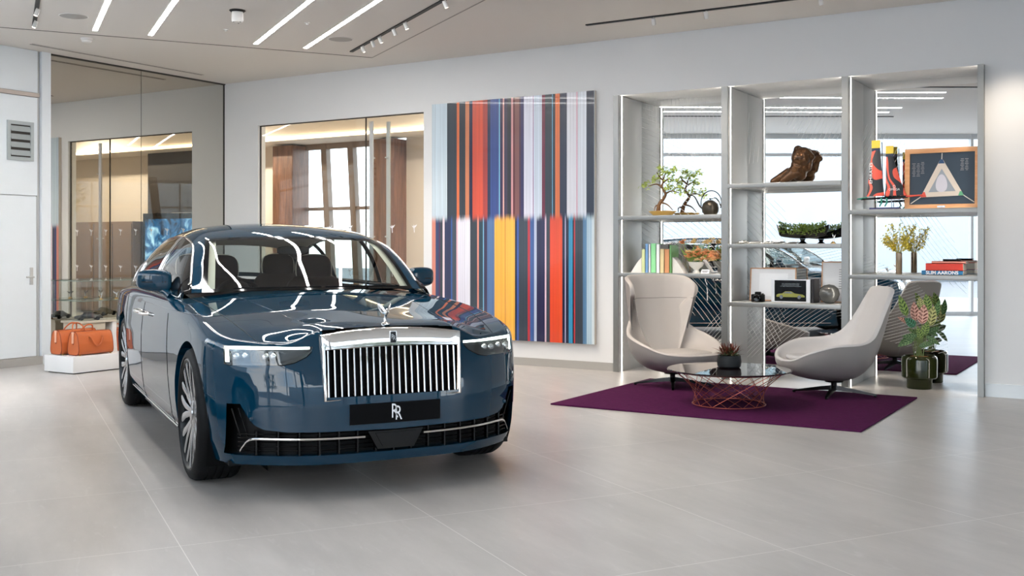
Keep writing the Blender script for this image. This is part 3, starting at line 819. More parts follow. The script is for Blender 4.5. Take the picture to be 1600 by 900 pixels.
def body_half():
    nF, nS, nR = 56, 250, 56
    sF = resample(OUT[:iF+1], np.linspace(0, 1, nF+1))
    sS = resample(OUT[iF:iR+1], np.linspace(0, 1, nS+1))
    rr = OUT[iR:]
    fb = sF[:, 1]/sF[-1, 1]
    yR = rr[:, 1][::-1]
    sRy = fb*rr[0, 1]
    sR = np.c_[np.interp(sRy, yR, rr[:, 0][::-1]), sRy][::-1]
    O = np.vstack([sF[:-1], sS, sR[1:]])
    n = outn(O)
    n[0] = (1, 0); n[-1] = (-1, 0)
    # shoulder height by fixed point
    ze = E_(O[:, 0])
    for _ in range(8):
        q = O-n*inset(ze, ze, n, O[:, 0])[:, None]
        ze = Ztop(q[:, 0], q[:, 1])
    zb = np.interp(O[:, 0], [-4.67, -3.9, -3.6, -.6, .5, .8], [.24, .22, .19, .19, .185, .185])
    vs = np.r_[np.linspace(0, .8, 30)[:-1], .8+.2*np.sin(np.linspace(0, 1, 14)*PI/2)]
    bm = bmesh.new()
    W = []
    for v in vs:
        z = zb+(ze-zb)*v
        q = O-n*inset(z, ze, n, O[:, 0])[:, None]
        W.append([bm.verts.new((q[k, 0], max(q[k, 1], 0), z[k])) for k in range(len(O))])
    for i in range(len(vs)-1):
        for k in range(len(O)-1):
            bm.faces.new((W[i][k], W[i][k+1], W[i+1][k+1], W[i+1][k]))
    # top
    top = np.array([[v.co.x, v.co.y] for v in W[-1]])
    F = top[:nF+1]; S = top[nF:nF+nS+1]; Rr = top[nF+nS:][::-1]
    grid = {}
    for i in range(nS+1):
        for j in range(nF+1):
            if j == nF: grid[i, j] = W[-1][nF+i]; continue
            if i == 0: grid[i, j] = W[-1][j]; continue
            if i == nS: grid[i, j] = W[-1][len(O)-1-j]; continue
            s = (S[0, 0]-S[i, 0])/(S[0, 0]-S[-1, 0])
            b = F[j, 1]/F[-1, 1]
            df = (F[j, 0]-F[-1, 0])*max(0, 1-s/.30)**2
            dr = (Rr[j, 0]-Rr[-1, 0])*max(0, 1-(1-s)/.2)**2
            x = S[i, 0]+df+dr; y = S[i, 1]*b
            grid[i, j] = bm.verts.new((x, y, float(Ztop(x, y))))
    for i in range(nS):
        for j in range(nF):
            bm.faces.new((grid[i, j], grid[i, j+1], grid[i+1, j+1], grid[i+1, j]))
    for f in bm.faces: f.smooth = True
    bm.normal_update()
    return bm

def cut(bm, poly, ax, region):
    """slice faces in region along polygon edges (axes ax) and return the faces inside"""
    a, b = ax
    m = len(poly)
    pmin = (min(p[0] for p in poly)-.03, min(p[1] for p in poly)-.03)
    pmax = (max(p[0] for p in poly)+.03, max(p[1] for p in poly)+.03)
    for i in range(m):
        p, q = poly[i], poly[(i+1) % m]
        co = [0, 0, 0]; co[a], co[b] = p
        no = [0, 0, 0]; no[a], no[b] = -(q[1]-p[1]), q[0]-p[0]
        lo = (min(p[0], q[0])-.04, min(p[1], q[1])-.04); hi = (max(p[0], q[0])+.04, max(p[1], q[1])+.04)
        fs = []
        for f in bm.faces:
            c = f.calc_center_median()
            if lo[0] <= c[a] <= hi[0] and lo[1] <= c[b] <= hi[1] and region(c): fs.append(f)
        es = {e for f in fs for e in f.edges}; vv = {v for f in fs for v in f.verts}
        bmesh.ops.bisect_plane(bm, geom=list(vv)+list(es)+fs, dist=1e-5, plane_co=co, plane_no=no)
    def inside(x, y):
        r = False
        for i in range(m):
            x1, y1 = poly[i]; x2, y2 = poly[(i+1) % m]
            if (y1 > y) != (y2 > y) and x < (x2-x1)*(y-y1)/(y2-y1)+x1: r = not r
        return r
    out = []
    for f in bm.faces:
        c = f.calc_center_median()
        if region(c) and inside(c[a], c[b]): out.append(f)
    return out
def flange(bm, test, vec):
    es = [e for e in bm.edges if e.is_boundary and test((e.verts[0].co+e.verts[1].co)/2)]
    r = bmesh.ops.extrude_edge_only(bm, edges=es)
    vv = [g for g in r['geom'] if isinstance(g, bmesh.types.BMVert)]
    for v in vv: v.co += Vector(vec)
    for g in r['geom']:
        if isinstance(g, bmesh.types.BMFace): g.smooth = True
def split_off(bm, faces):
    nb = bmesh.new(); vm = {}
    for f in faces:
        for v in f.verts:
            if v not in vm: vm[v] = nb.verts.new(v.co)
    for f in faces:
        try:
            g = nb.faces.new([vm[v] for v in f.verts]); g.smooth = True
        except ValueError: pass
    bmesh.ops.delete(bm, geom=faces, context='FACES')
    return nb
def mirror_mesh(name, bm, material, parent, sharp=32, both=True, split=False):
    if split:
        b2 = bm.copy()
        for v in b2.verts: v.co.y *= -1
        for b_ in (bm, b2):
            me = bpy.data.meshes.new(name); bmesh.ops.recalc_face_normals(b_, faces=b_.faces)
            b_.to_mesh(me); b_.free(); o = link(name, me, material, parent, sharp)
        return o
    if both:
        src = [f for f in bm.faces]
        vm = {}
        for v in list(bm.verts):
            vm[v] = v if abs(v.co.y) < 1e-5 else bm.verts.new((v.co.x, -v.co.y, v.co.z))
        for f in src:
            try:
                g = bm.faces.new([vm[v] for v in reversed(f.verts)]); g.smooth = True
            except ValueError: pass
    me = bpy.data.meshes.new(name)
    bmesh.ops.recalc_face_normals(bm, faces=bm.faces)
    bm.to_mesh(me); bm.free()
    return link(name, me, material, parent, sharp)

LAMP = [(.438, .820), (.447, .795), (.475, .768), (.54, .736), (.60, .724), (.845, .722), (.868, .730), (.868, .826), (.70, .824), (.55, .820)]
INTAKE = [(-.01, .362), (.26, .367), (.585, .370), (.69, .382), (.735, .405), (.765, .45), (.80, .518), (.860, .518), (.862, .240), (.82, .238), (.44, .240), (-.01, .240)]
GRILLE = [(-.01, .55), (.385, .55), (.385, 1.0), (-.01, 1.0)]

# greenhouse lines: centre, rail, belt for nine stations
GC = catmull([(-.66, 0, 1.068), (-.985, 0, 1.268), (-1.30, 0, 1.438), (-1.72, 0, 1.525), (-2.3, 0, 1.553), (-2.95, 0, 1.520), (-3.45, 0, 1.43), (-3.9, 0, 1.25), (-4.2, 0, 1.08)], 12)
GR = catmull([(-.84, .80, 1.058), (-1.07, .738, 1.268), (-1.335, .678, 1.418), (-1.8, .655, 1.483), (-2.4, .625, 1.49), (-2.98, .62, 1.455), (-3.45, .635, 1.36), (-3.85, .68, 1.20), (-4.15, .74, 1.04)], 12)
GB = catmull([(-.80, .865, 1.015), (-1.10, .885, 1.022), (-1.42, .895, 1.03), (-1.85, .90, 1.038), (-2.4, .898, 1.045), (-3.0, .885, 1.048), (-3.45, .862, 1.042), (-3.85, .83, 1.03), (-4.18, .79, 1.015)], 12)
def GP(a, b, off=0.0):
    """point on the greenhouse; a 0..8, b 0..1 centre to rail, 1..2 rail to belt"""
    i = min(a*12, 96-1e-6); k = int(i); t = i-k
    L = lambda G: G[k]*(1-t)+G[min(k+1, 96)]*t
    c, r, g = L(GC), L(GR), L(GB)
    def X(b):
        if b <= 1:
            s = b
            y = r[1]*s
            w = s**2.2
            zz = c[2]+(r[2]-c[2])*w
            xx = c[0]+(r[0]-c[0])*s**2
            return np.array((xx, y, zz))
        s = b-1
        p = r+(g-r)*s
        p = p+np.array((0, .035*math.sin(PI*s)**1.0, .012*math.sin(PI*s)))
        return p
    # soften the rail corner
    if .8 < b < 1.2:
        u = (b-.8)/.4
        p0, p1, p2 = X(.8), X(1.0), X(1.2)
        q = (1-u)**2*p0+2*u*(1-u)*p1+u*u*p2
    else: q = X(b)
    if off:
        q = q-np.array((0, q[1]*.03, .018)) if off > 0 else q
    return tuple(q)

def smooth_grid(bm, a0, a1, b0, b1, off=0.0, na=None, nb=None):
    na = na or max(2, int((a1-a0)*12)); nb = nb or max(2, int((b1-b0)*20))
    V = [[bm.verts.new(GP(a0+(a1-a0)*i/na, b0+(b1-b0)*j/nb, off)) for j in range(nb+1)] for i in range(na+1)]
    for i in range(na):
        for j in range(nb):
            bm.faces.new((V[i][j], V[i][j+1], V[i+1][j+1], V[i+1][j])).smooth = True

def spoke_wheel(parent, side, M_):
    """wheel in car space around its own origin; y outward = side"""
    tyre = MB()
    R = .385; w = .135
    prof = [(.318, -w+.012), (.33, -w-.002), (.35, -w+.0), (.372, -w+.012), (.383, -w+.035)]
    for g in (-.06, -.02, .02, .06):
        prof += [(.385, g-.006), (.378, g-.004), (.378, g+.004), (.385, g+.006)]
    prof += [(.383, w-.035), (.372, w-.012), (.35, w), (.33, w+.002), (.318, w-.012)]
    Mx = basis((0, 0, 0), (1, 0, 0), (0, 0, -1) if side > 0 else (0, 0, 1), (0, 1, 0) if side > 0 else (0, -1, 0))
    tyre.lathe(prof, 72, Mx, cap=False)
    t = tyre.build('tyre', M_['rubber'], parent, 40)
    rim = MB()
    rim.lathe([(.320, .125), (.323, .132), (.315, .136), (.306, .129), (.298, .10), (.292, .02), (.285, -.10), (.31, -.12)], 72, Mx, cap=False)
    rim.build('rim', M_['rim'], parent, 40)
    sp = MB(); pk = MB()
    n = 9
    for k in range(n):
        for sgn in (-1, 1):
            t0 = 2*PI*k/n
            a1 = t0+sgn*.035; a2 = t0+sgn*.15
            def P(r, a, z): return Mx @ Vector((r*math.cos(a), r*math.sin(a), z))
            rows = []
            for r, a, wd, z in ((.05, t0+sgn*.16, .012, .098), (.12, t0+sgn*.12, .016, .108), (.20, t0+sgn*.135, .021, .116), (.310, t0+sgn*.20, .030, .125)):
                dd = wd/r
                rows.append([P(r, a-dd, z-.03), P(r, a-dd, z-.004), P(r, a-dd*.7, z), P(r, a+dd*.7, z), P(r, a+dd, z-.004), P(r, a+dd, z-.03)])
            sp.grid(rows)
        # dark insert between the twin spokes
        pk.grid([[Mx @ Vector((r*math.cos(t0-d), r*math.sin(t0-d), z)), Mx @ Vector((r*math.cos(t0+d), r*math.sin(t0+d), z))] for r, d, z in ((.10, .06, .088), (.2, .08, .096), (.308, .14, .104))])
    sp.build('spoke', M_['rimface'], parent, 35)
    pk.build('spoke_insert', M_['black_gloss'], parent, 35)
    hb = MB()
    hb.lathe([(.085, .08), (.082, .100), (.07, .107), (.04, .110), (.036, .116), (.0, .117)], 40, Mx, cap=False)
    hb.build('hub_cap', M_['rimface'], parent, 35)
    dk = MB()
    dk.lathe([(.25, .03), (.25, .045), (.09, .045), (.085, .06), (0, .06)], 48, Mx, cap=False)
    dk.build('brake_disc', M_['steel'], parent, 35)

def build_car(paint, label, name='luxury_saloon_car'):
    root = thing(name, label, 'car')
    M_ = MATS
    bm = body_half()
    # openings
    lens = split_off(bm, cut(bm, LAMP, (1, 2), lambda c: c.x > .4))
    fs = cut(bm, INTAKE, (1, 2), lambda c: c.x > .45 and c.z < .7); bmesh.ops.delete(bm, geom=fs, context='FACES')
    fs = cut(bm, GRILLE, (1, 2), lambda c: c.x > .70 and c.z > .5 and c.y < .5); 
    fs = [f for f in fs if f.calc_center_median().x > .745]
    bmesh.ops.delete(bm, geom=fs, context='FACES')
    for cx in (0.0, -3.295):
        R = .425
        poly = [(cx+R*math.cos(t), .385+R*math.sin(t)) for t in np.linspace(-.55, PI+.55, 44)]
        poly[0] = (poly[0][0], .1); poly[-1] = (poly[-1][0], .1)
        fs = cut(bm, poly, (0, 2), lambda c: c.y > .80 and c.z < .86)
        bmesh.ops.delete(bm, geom=fs, context='FACES')
    # cabin hole
    fs = [f for f in bm.faces if -3.95 < f.calc_center_median().x < -.90 and f.calc_center_median().y < .86-.10*max(0, (-3.3-f.calc_center_median().x)) and f.calc_center_median().z > .97]
    bmesh.ops.delete(bm, geom=fs, context='FACES')
    flange(bm, lambda c: c.y > .004 and c.x > .45 and .236 < c.z < .53 and c.x > .5 and c.z < .53 and not (c.z < .2), (-.06, 0, 0))
    for cx in (0.0, -3.295):
        flange(bm, lambda c: abs(math.hypot(c.x-cx, c.z-.385)-.425) < .02 and c.y > .7, (0, -.06, 0))
    flange(bm, lambda c: c.x > .4 and .715 < c.z < .835 and c.y > .43, (-.02, 0, 0))
    mirror_mesh('body_shell', bm, paint, root, 38)
    o = mirror_mesh('headlight_lens', lens, M_['lamp_glass'], root, 40, split=True)

    # floor pan, valance liners, wheel wells
    m = MB()
    m.box(-4.4, .55, -.84, .84, .17, .20)
    m.build('underbody', M_['black_plastic'], root)
    for cx in (0.0, -3.295):
        for s in (-1, 1):
            m = MB()
            rows = []
            for t in np.linspace(-.6, PI+.6, 26):
                rows.append([(cx+.435*math.cos(t), s*yy, .385+.435*math.sin(t)) for yy in (.93, .6)])
            m.grid(rows)
            m.add([(cx-.43, s*.6, .1), (cx+.43, s*.6, .1), (cx+.43, s*.6, .86), (cx-.43, s*.6, .86)], [(0, 1, 2, 3)])
            m.build('wheel_arch_liner', M_['black_plastic'], root, 40)

    # lower intake: dark backing, mesh bars, chrome line, radar housing
    m = MB()
    ys = np.linspace(-.86, .86, 45)
    rows = [[(FX(y, .35)-.10-.05*(abs(y) > .8), y, z) for z in (.19, .55)] for y in ys]
    m.grid(rows)
    m.build('intake_backing', M_['black_plastic'], root, 30)
    m = MB()
    for z in (.262, .285, .308, .330, .350):
        m.tube([(FX(y, .3)-.055, y, z) for y in np.linspace(-.80, .80, 41)], .0035, 6)
    for y in np.linspace(-.72, .72, 15):
        m.box(FX(y, .3)-.07, FX(y, .3)-.035, y-.004, y+.004, .24, .37)
    m.build('intake_grille_bars', M_['black_gloss'], root, 30)
    for s in (-1, 1):
        m = MB()
        p = [(s*y, z) for y, z in ((.800, .262), (.785, .290), (.765, .318), (.73, .330), (.60, .330), (.40, .328), (.17, .326))]
        p = catmull(p, 6)
        rows = []
        for y, z in p:
            x = FX(y, .3)-.018
            rows.append([(x-.01, y, z-.006), (x+.004, y, z-.005), (x+.006, y, z), (x+.004, y, z+.005), (x-.01, y, z+.006)])
        m.grid(rows)
        m.build('chrome_intake_trim', M_['chrome'], root, 40)
        for dz, dy in ((0, 0), (.0, .035)):
            m = MB(); m.tube([(FX(.80, .4)-.05-i*0, s*(.835-dy-.05*i/4), .49-.16*i/4) for i in range(5)], .004, 6)
            m.build('corner_vent_blade', M_['black_gloss'], root, 40)
    m = MB()
    tr = [(-.16, .357), (.16, .357), (.105, .258), (-.105, .258)]
    m.prism([(y, z) for y, z in tr], .0, .03, basis((.845, 0, 0), (0, 1, 0), (0, 0, 1), (1, 0, 0)))
    hs = m.build('radar_housing', M_['black_gloss'], root, 30)
    m = MB()
    m.prism([(-.118, .345), (.118, .345), (.078, .272), (-.078, .272)], 0, .008, basis((.874, 0, 0), (0, 1, 0), (0, 0, 1), (1, 0, 0)))
    m.build('radar_panel', M_['dark_glass'], hs, 30)

    # grille surround
    gx = .828
    def outer(t):  # t in 0..1 around ring starting bottom left ccw; returns outer,inner (y,z)
        return None
    ring_o = []; ring_i = []
    no_ = 14
    for i in range(no_+1):
        y = .405-.81*i/no_
        ring_o.append((y, .882+.030*(1-(y/.405)**2))); 
        ring_i.append((y*.386/.405, .800+.012*(1-(y/.405)**2)))
    for i in range(1, 7):
        ring_o.append((-.405+.006*i/6, .882-.352*i/6)); ring_i.append((-.386+.002*i/6, .800-.261*i/6))
    for i in range(1, no_):
        y = -.399+.798*i/no_
        ring_o.append((y, .530)); ring_i.append((y*.384/.399, .539))
    for i in range(0, 6):
        ring_o.append((.399+.006*i/6, .530+.352*i/6)); ring_i.append((.384+.002*i/6, .539+.261*i/6))
    def lean(z): return .860-.095*(z-.53)
    rows = []
    for (yo, zo), (yi, zi) in zip(ring_o, ring_i):
        lo, li = lean(zo), lean(zi)
        k = .006
        dy, dz = yi-yo, zi-zo; L = math.hypot(dy, dz); dy /= L; dz /= L
        rows.append([(lo-.10, yo, zo), (lo-.006, yo, zo), (lo-.001, yo+dy*.003, zo+dz*.003), (lo+.001, yo+dy*.010, zo+dz*.010),
                     (li+.001, yi-dy*.006, zi-dz*.006), (li-.004, yi, zi), (li-.05, yi+dy*.004, zi+dz*.004)])
    m = MB(); m.grid(rows, closed_u=True)
    gr = m.build('grille_surround', M_['chrome'], root, 45)
    m = MB(); m.box(.70, .735, -.40, .40, .50, .89)
    m.build('grille_backing', M_['black_plastic'], root)
    for k in range(21):
        y = -.368+.736*k/20
        m = MB()
        rows = []
        for z in (.546, .60, .70, .80, .812):
            x = lean(z)-.018
            rows.append([(x-.045, y-.0045, z), (x-.004, y-.0055, z), (x, y-.0035, z), (x, y+.0035, z), (x-.004, y+.0055, z), (x-.045, y+.0045, z)])
        m.grid(rows)
        m.build('grille_slat', M_['chrome'], root, 45)
    # badge
    m = MB(); bx = lean(.865)+.001
    m.box(bx-.004, bx+.003, -.021, .021, .824, .896, bev=.002)
    bd = m.build('badge', M_['silver'], root, 30)
    Mt = basis((bx+.0032, 0, .857), (0, 1, 0), (-.05, 0, 1), (1, 0, .05))
    m = MB(); m.box(bx+.0028, bx+.0036, -.016, .016, .829, .891)
    m.build('badge_field', M_['badge_dark'], bd)
    for dy, dz in ((-.0045, .004), (.0045, -.004)):
        text_mesh('badge_letter', 'R', .036, M_['silver'], bd, basis((bx+.0044, dy, .860+dz), (0, 1, 0), (0, 0, 1), (1, 0, 0)), .0006, .8)
    # plate
    m = MB()
    def px_(y): return FX(y, .45)+.004
    rows = []
    for y in np.linspace(-.262, .262, 17):
        x = px_(y)
        rows.append([(x-.006, y, .396), (x+.004, y, .398), (x+.004, y, .506), (x-.006, y, .508)])
    m.grid(rows)
    m.add([(px_(s*.262)+d, s*.262, z) for s in (-1, 1) for d, z in ((-.006, .396), (.004, .398), (.004, .506), (-.006, .508))], [(0, 1, 2, 3), (4, 5, 6, 7)])
    pl = m.build('number_plate_panel', M_['plate_black'], root, 30)
    for dy, dz in ((-.011, .006), (.011, -.006)):
        text_mesh('plate_letter', 'R', .112, M_['white_plastic'], pl, basis((px_(0)+.0055, dy, .452+dz), (0, 1, 0), (0, 0, 1), (1, 0, 0)), .0006, .62)

    # headlights
    for s in (-1, 1):
        hl = MB()
        rows = []
        for y in np.linspace(.43, .875, 18):
            b = .722 if y > .58 else np.interp(y, [.43, .58], [.79, .722])
            x = FX(y, .78)
            rows.append([(x-.004, s*y, b-.004), (x-.09, s*y, b), (x-.09, s*y, .832), (x-.03, s*y, .834)])
        hl.grid(rows)
        h = hl.build('headlight_housing', M_['lamp_dark'], root, 40)
        m = MB()
        rows = []
        path = [(y, .815) for y in np.linspace(.452, .845, 16)]
        for y, z in path:
            x = FX(y, z)-.012
            rows.append([(x-.012, s*y, z-.009), (x, s*y, z-.009), (x, s*y, z+.007), (x-.012, s*y, z+.007)])
        m.grid(rows)
        rows = []
        for z in np.linspace(.822, .738, 6):
            rows.append([(FX(.842, z)-.022, s*.842, z), (FX(.842, z)-.010, s*.842, z), (FX(.858, z)-.012, s*.858, z), (FX(.858, z)-.024, s*.858, z)])
        m.grid(rows)
        m.build('daytime_running_light', M_['drl'], h, 40)
        for y0, wd in ((.60, .095), (.73, .105)):
            m = MB()
            x = FX(y0+wd/2, .77)-.055
            m.box(x-.03, x+.012, s*y0 if s > 0 else -(y0+wd), s*(y0+wd) if s > 0 else -y0, .742, .792, bev=.008)
            md = m.build('lamp_module', M_['black_gloss'], h, 40)
            for q in range(2):
                m = MB()
                cy = s*(y0+wd*(.27+.46*q))
                m.lathe([(.019, 0), (.019, .006), (.014, .010), (.008, .013), (0, .014)], 20, basis((x+.012, cy, .767), (0, 1, 0), (0, 0, 1), (1, 0, 0)), cap=False)
                m.build('lamp_projector', M_['silver'], md, 40)
        m = MB()
        m.tube([(FX(y, z)+.001, s*y, z) for y, z in LAMP[1:7]], .003, 6)
        m.build('headlight_seal', M_['black_plastic'], h, 40)
        # parking sensors
        m = MB()
        m.lathe([(.011, -.004), (.011, .002), (.009, .003), (0, .003)], 20, basis((FX(.75, .44), s*.75, .44), (0, 1, 0), (0, 0, 1), (1, s*.4, 0)), cap=False)
        m.build('parking_sensor', paint, root, 40)

    # statuette on the bonnet
    m = MB()
    zb = float(Ztop(.70, 0))
    m.lathe([(.030, 0), (.030, .004), (.020, .009), (.010, .013), (.007, .020), (0, .021)], 28, Matrix.Translation((.70, 0, zb-.002)) @ Matrix.Diagonal((1.2, .9, 1, 1)), cap=False)
    so = m.build('mascot_base', M_['chrome'], root, 40)
    m = MB()
    pts = [(.694, 0, zb+.015), (.697, 0, zb+.032), (.705, 0, zb+.050), (.716, 0, zb+.066), (.722, 0, zb+.075)]
    m.tube(pts, [.0095, .0085, .0075, .0085, .005], 12)
    m.ico((.728, 0, zb+.084), .0075, 2)
    for s in (-1, 1):
        rows = []
        for u in np.linspace(0, 1, 9):
            x = .716-.045*u; y = s*(.005+.036*math.sin(u*1.35)); z = zb+.066+.050*u
            wv = .021*math.sin(PI*min(1, .18+u*.85))+.002
            rows.append([(x, y, z+wv*.9), (x+.003, y+s*.003, z), (x-.004, y, z-wv), (x-.003, y-s*.003, z)])
        m.grid([r+[r[0]] for r in rows])
    m.build('winged_mascot', M_['chrome'], so, 50)

    # bonnet shut lines and door shut lines
    def surf_line(pts2, r, mt, nm):
        m = MB()
        d = catmull(pts2, 10)
        m.tube([(x, y, float(Ztop(x, y))+r*.15) for x, y in d], r, 6)
        return m.build(nm, mt, root, 60)
    for s in (-1, 1):
        surf_line([(-.86, s*.815), (-.45, s*.795), (0, s*.775), (.35, s*.745), (.62, s*.705)], .0022, M_['black_plastic'], 'bonnet_shut_line')
        surf_line([(-.78, s*.56), (-.3, s*.52), (.2, s*.46), (.55, s*.42), (.74, s*.40)], .0010, paint, 'bonnet_crease')

    def side_pt(x, z, out=.0005):
        k = int(np.argmin(np.abs(OUT[iF:iR, 0]-x)))+iF
        ins = float(inset(np.array([z]), np.array([1.2]), np.array([[0.0, 1.0]]), None)[0])
        ze = float(E_(x)); t = max(0, 1-(ze-z)/.075); ins += .06*(1-math.sqrt(max(0, 1-min(1, t)**2)))
        return OUT[k, 1]-ins+out
    for s in (-1, 1):
        m = MB()
        for path in ([(-.62, .24), (-.66, .5), (-.72, .75), (-.80, .93)], [(-1.98, .22), (-1.98, .6), (-1.96, .99)], [(-2.86, .24), (-2.95, .6), (-3.02, .9), (-3.06, 1.0)], [(-.64, .235), (-1.8, .23), (-2.9, .235)]):
            d = catmull(path, 8)
            m.tube([(x, s*side_pt(x, z), z) for x, z in d], .0018, 6)
        m.build('door_shut_line', M_['black_plastic'], root, 60)
        m = MB()
        m.tube([(x, s*(side_pt(x, .235)+.004), .235) for x in np.linspace(-2.8, -.5, 14)], .006, 8)
        m.build('sill_trim', M_['chrome'], root, 60)
        m = MB()
        d = [(x, s*(side_pt(x, .955)+.002), .955+.004*math.cos(x)) for x in np.linspace(-3.9, .1, 40)]
        m.tube(d, .0012, 5)
        m.build('coachline', M_['silver'], root, 60)
        for hx in (-1.80, -2.14):
            m = MB()
            y = side_pt(hx, .875)
            m.tube([(hx-.11, s*(y-.01), .875), (hx-.10, s*(y+.03), .876), (hx, s*(y+.042), .878), (hx+.10, s*(y+.03), .876), (hx+.11, s*(y-.01), .875)], [.012, .013, .014, .013, .012], 10)
            m.build('door_handle', M_['chrome'], root, 60)
        # wing mirror
        mm = MB()
        bmx = bmesh.new(); bmesh.ops.create_cube(bmx, size=2); bmesh.ops.subdivide_edges(bmx, edges=bmx.edges[:], cuts=7, use_grid_fill=True)
        for v in bmx.verts:
            p = v.co; e = 4.2
            n_ = (abs(p.x)**e+abs(p.y)**e+abs(p.z)**e)**(1/e)
            q = p/n_
            taper = 1-.16*max(0, q.y)
            v.co = Vector((-1.285+q.x*.060*taper+.0*q.y-.03*q.y, s*(.985+q.y*.112), 1.130+q.z*.078*taper+.004*q.y))
            if v.co.x < -1.30: pass
        mm.bm(bmx)
        mo = mm.build('wing_mirror', paint, root, 50)
        m = MB()
        rows = []
        for u in np.linspace(-1, .96, 12):
            rows.append([(-1.222-.03*u, s*(.985+u*.105), z) for z in (1.118, 1.124)])
        for i, r_ in enumerate(rows):
            for j in range(2):
                x, y, z = r_[j]; rows[i][j] = (x-.004-.045*max(0, (abs((y*s-.985)/.112))**6), y, z)
        m.grid(rows); m.build('mirror_groove', M_['black_plastic'], mo, 50)
        m = MB()
        m.tube([(-1.27, s*.96, 1.07), (-1.23, s*.915, 1.05), (-1.18, s*.885, 1.02)], [.022, .028, .035], 10)
        m.build('mirror_stalk', paint, mo, 50)
        m = MB()
        m.box(-1.352, -1.346, min(s*.90, s*1.07), max(s*.90, s*1.07), 1.075, 1.185, bev=.002)
        m.build('mirror_glass', M_['mirror'], mo, 40)

    # greenhouse
    def gm(name, cells, mt, off=0.0, both=True, par=None):
        b = bmesh.new()
        sp = name == 'windscreen_pillar'
        for c in cells: smooth_grid(b, *c, off=off)
        bmesh.ops.remove_doubles(b, verts=b.verts, dist=1e-4)
        return mirror_mesh(name, b, mt, par or root, 40, split=sp)
    gm('windscreen', [(.10, 1.86, 0, .90)], M_['car_glass'])
    gm('windscreen_frit', [(.0, .10, 0, .90), (1.86, 2.0, 0, .90), (.0, 2.0, .90, .955)], M_['black_gloss'])
    gm('roof', [(2.0, 6.25, 0, 1.10)], paint)
    gm('windscreen_pillar', [(0, 2.0, .955, 1.10)], paint)
    gm('rear_window', [(6.3, 7.75, 0, .86)], M_['car_glass'])
    gm('rear_pillar', [(6.25, 8, .86, 1.10), (7.75, 8, 0, .86), (6.25, 6.3, 0, .86), (6.35, 8, 1.10, 2.0), (3.16, 3.30, 1.10, 1.93), (5.25, 5.40, 1.10, 1.93)], paint)
    for s in (-1, 1):
        for nm, a0, a1 in (('front_door_window', .55, 3.16), ('rear_door_window', 3.30, 5.25), ('quarter_window', 5.40, 6.35)):
            b = bmesh.new()
            smooth_grid(b, a0, a1, 1.13, 1.93)
            for v in b.verts: v.co.y *= s
            bmesh.ops.recalc_face_normals(b, faces=b.faces)
            me = bpy.data.meshes.new(nm); b.to_mesh(me); b.free()
            link(nm, me, M_['car_glass'], root, 40)
        m = MB()
        loop = [GP(a, 1.115) for a in np.linspace(.35, 6.35, 50)]
        loop += [GP(6.38, b) for b in np.linspace(1.2, 1.9, 6)]
        loop += [GP(a, 1.95) for a in np.linspace(6.35, .35, 50)]
        m.tube([(p[0], s*(p[1]+.004), p[2]) for p in loop], .0085, 8, closed=True)
        m.build('chrome_window_frame', M_['chrome'], root, 60)
        for a0, a1 in ((3.16, 3.30), (5.25, 5.40)):
            m = MB()
            for a in (a0, a1):
                m.tube([tuple(np.array(GP(a, b))*np.array((1, s, 1))+np.array((0, s*.003, 0))) for b in np.linspace(1.12, 1.95, 10)], .006, 6)
            m.build('window_divider', M_['chrome'], root, 60)
        m = MB()
        m.grid([[tuple(np.array(GP(a, b))*np.array((1, s, 1))) for b in (1.93, 2.0)] for a in np.linspace(0, 6.4, 40)]+[])
        m.build('window_ledge', paint, root, 60)
        m = MB()
        m.grid([[tuple(np.array(GP(a, b))*np.array((1, s, 1))) for b in (1.10, 1.13)] for a in np.linspace(0, 6.4, 40)])
        m.grid([[tuple(np.array(GP(a, b))*np.array((1, s, 1))) for b in (1.13, 1.4, 1.93)] for a in np.linspace(0, .55, 6)])
        m.build('window_corner_panel', M_['black_gloss'], root, 60)
    gm('headlining', [(2.0, 6.2, 0, 1.08), (.12, 2.0, .86, 1.08)], M_['cream'], off=1.0)

    # wipers
    for y0, y1 in ((.62, .05), (.02, -.55)):
        m = MB()
        m.tube([GPy(yy, .06) for yy in np.linspace(y0, y1, 8)], .006, 6)
        m.build('wiper', M_['black_plastic'], root, 60)
    m = MB()
    m.grid([[(xx, y, float(Ztop(max(xx, -.62), y))-.012-.01*(xx < -.75)) for xx in (-.60, -.70, -.80, -.90)] for y in np.linspace(-.78, .78, 30)])
    m.build('scuttle', M_['black_plastic'], root, 60)

    # cabin
    m = MB()
    m.box(-4.0, -.9, -.86, .86, .30, .34)
    for s in (-1, 1):
        m.box(-3.9, -.9, min(s*.84, s*.87), max(s*.84, s*.87), .3, .985)
    m.box(-4.02, -3.98, -.8, .8, .3, 1.0)
    m.build('cabin_tub', M_['interior_dark'], root)
    m = MB()
    rows = []
    for y in np.linspace(-.80, .80, 24):
        h = .02*math.exp(-((y+.37)/.2)**2)
        rows.append([(-.84, y, .985), (-.95, y, 1.02+h*.5), (-1.15, y, 1.035+h), (-1.32, y, 1.02+h), (-1.38, y, .97), (-1.34, y, .75)])
    m.grid(rows)
    m.build('dashboard', M_['interior_dark'], root, 60)
    m = MB()
    Mw = basis((-1.52, -.37, .96), (0, 1, 0), (.42, 0, .9), (-.9, 0, .42))
    m.tube([Mw @ Vector((.18*math.cos(t), .18*math.sin(t), 0)) for t in np.linspace(0, 2*PI, 40, endpoint=False)], .014, 10, closed=True)
    m.tube([Mw @ Vector((-.18, 0, 0)), Mw @ Vector((0, 0, -.02)), Mw @ Vector((.18, 0, 0))], .014, 8)
    m.tube([Mw @ Vector((0, 0, -.02)), Mw @ Vector((0, -.18, 0))], .014, 8)
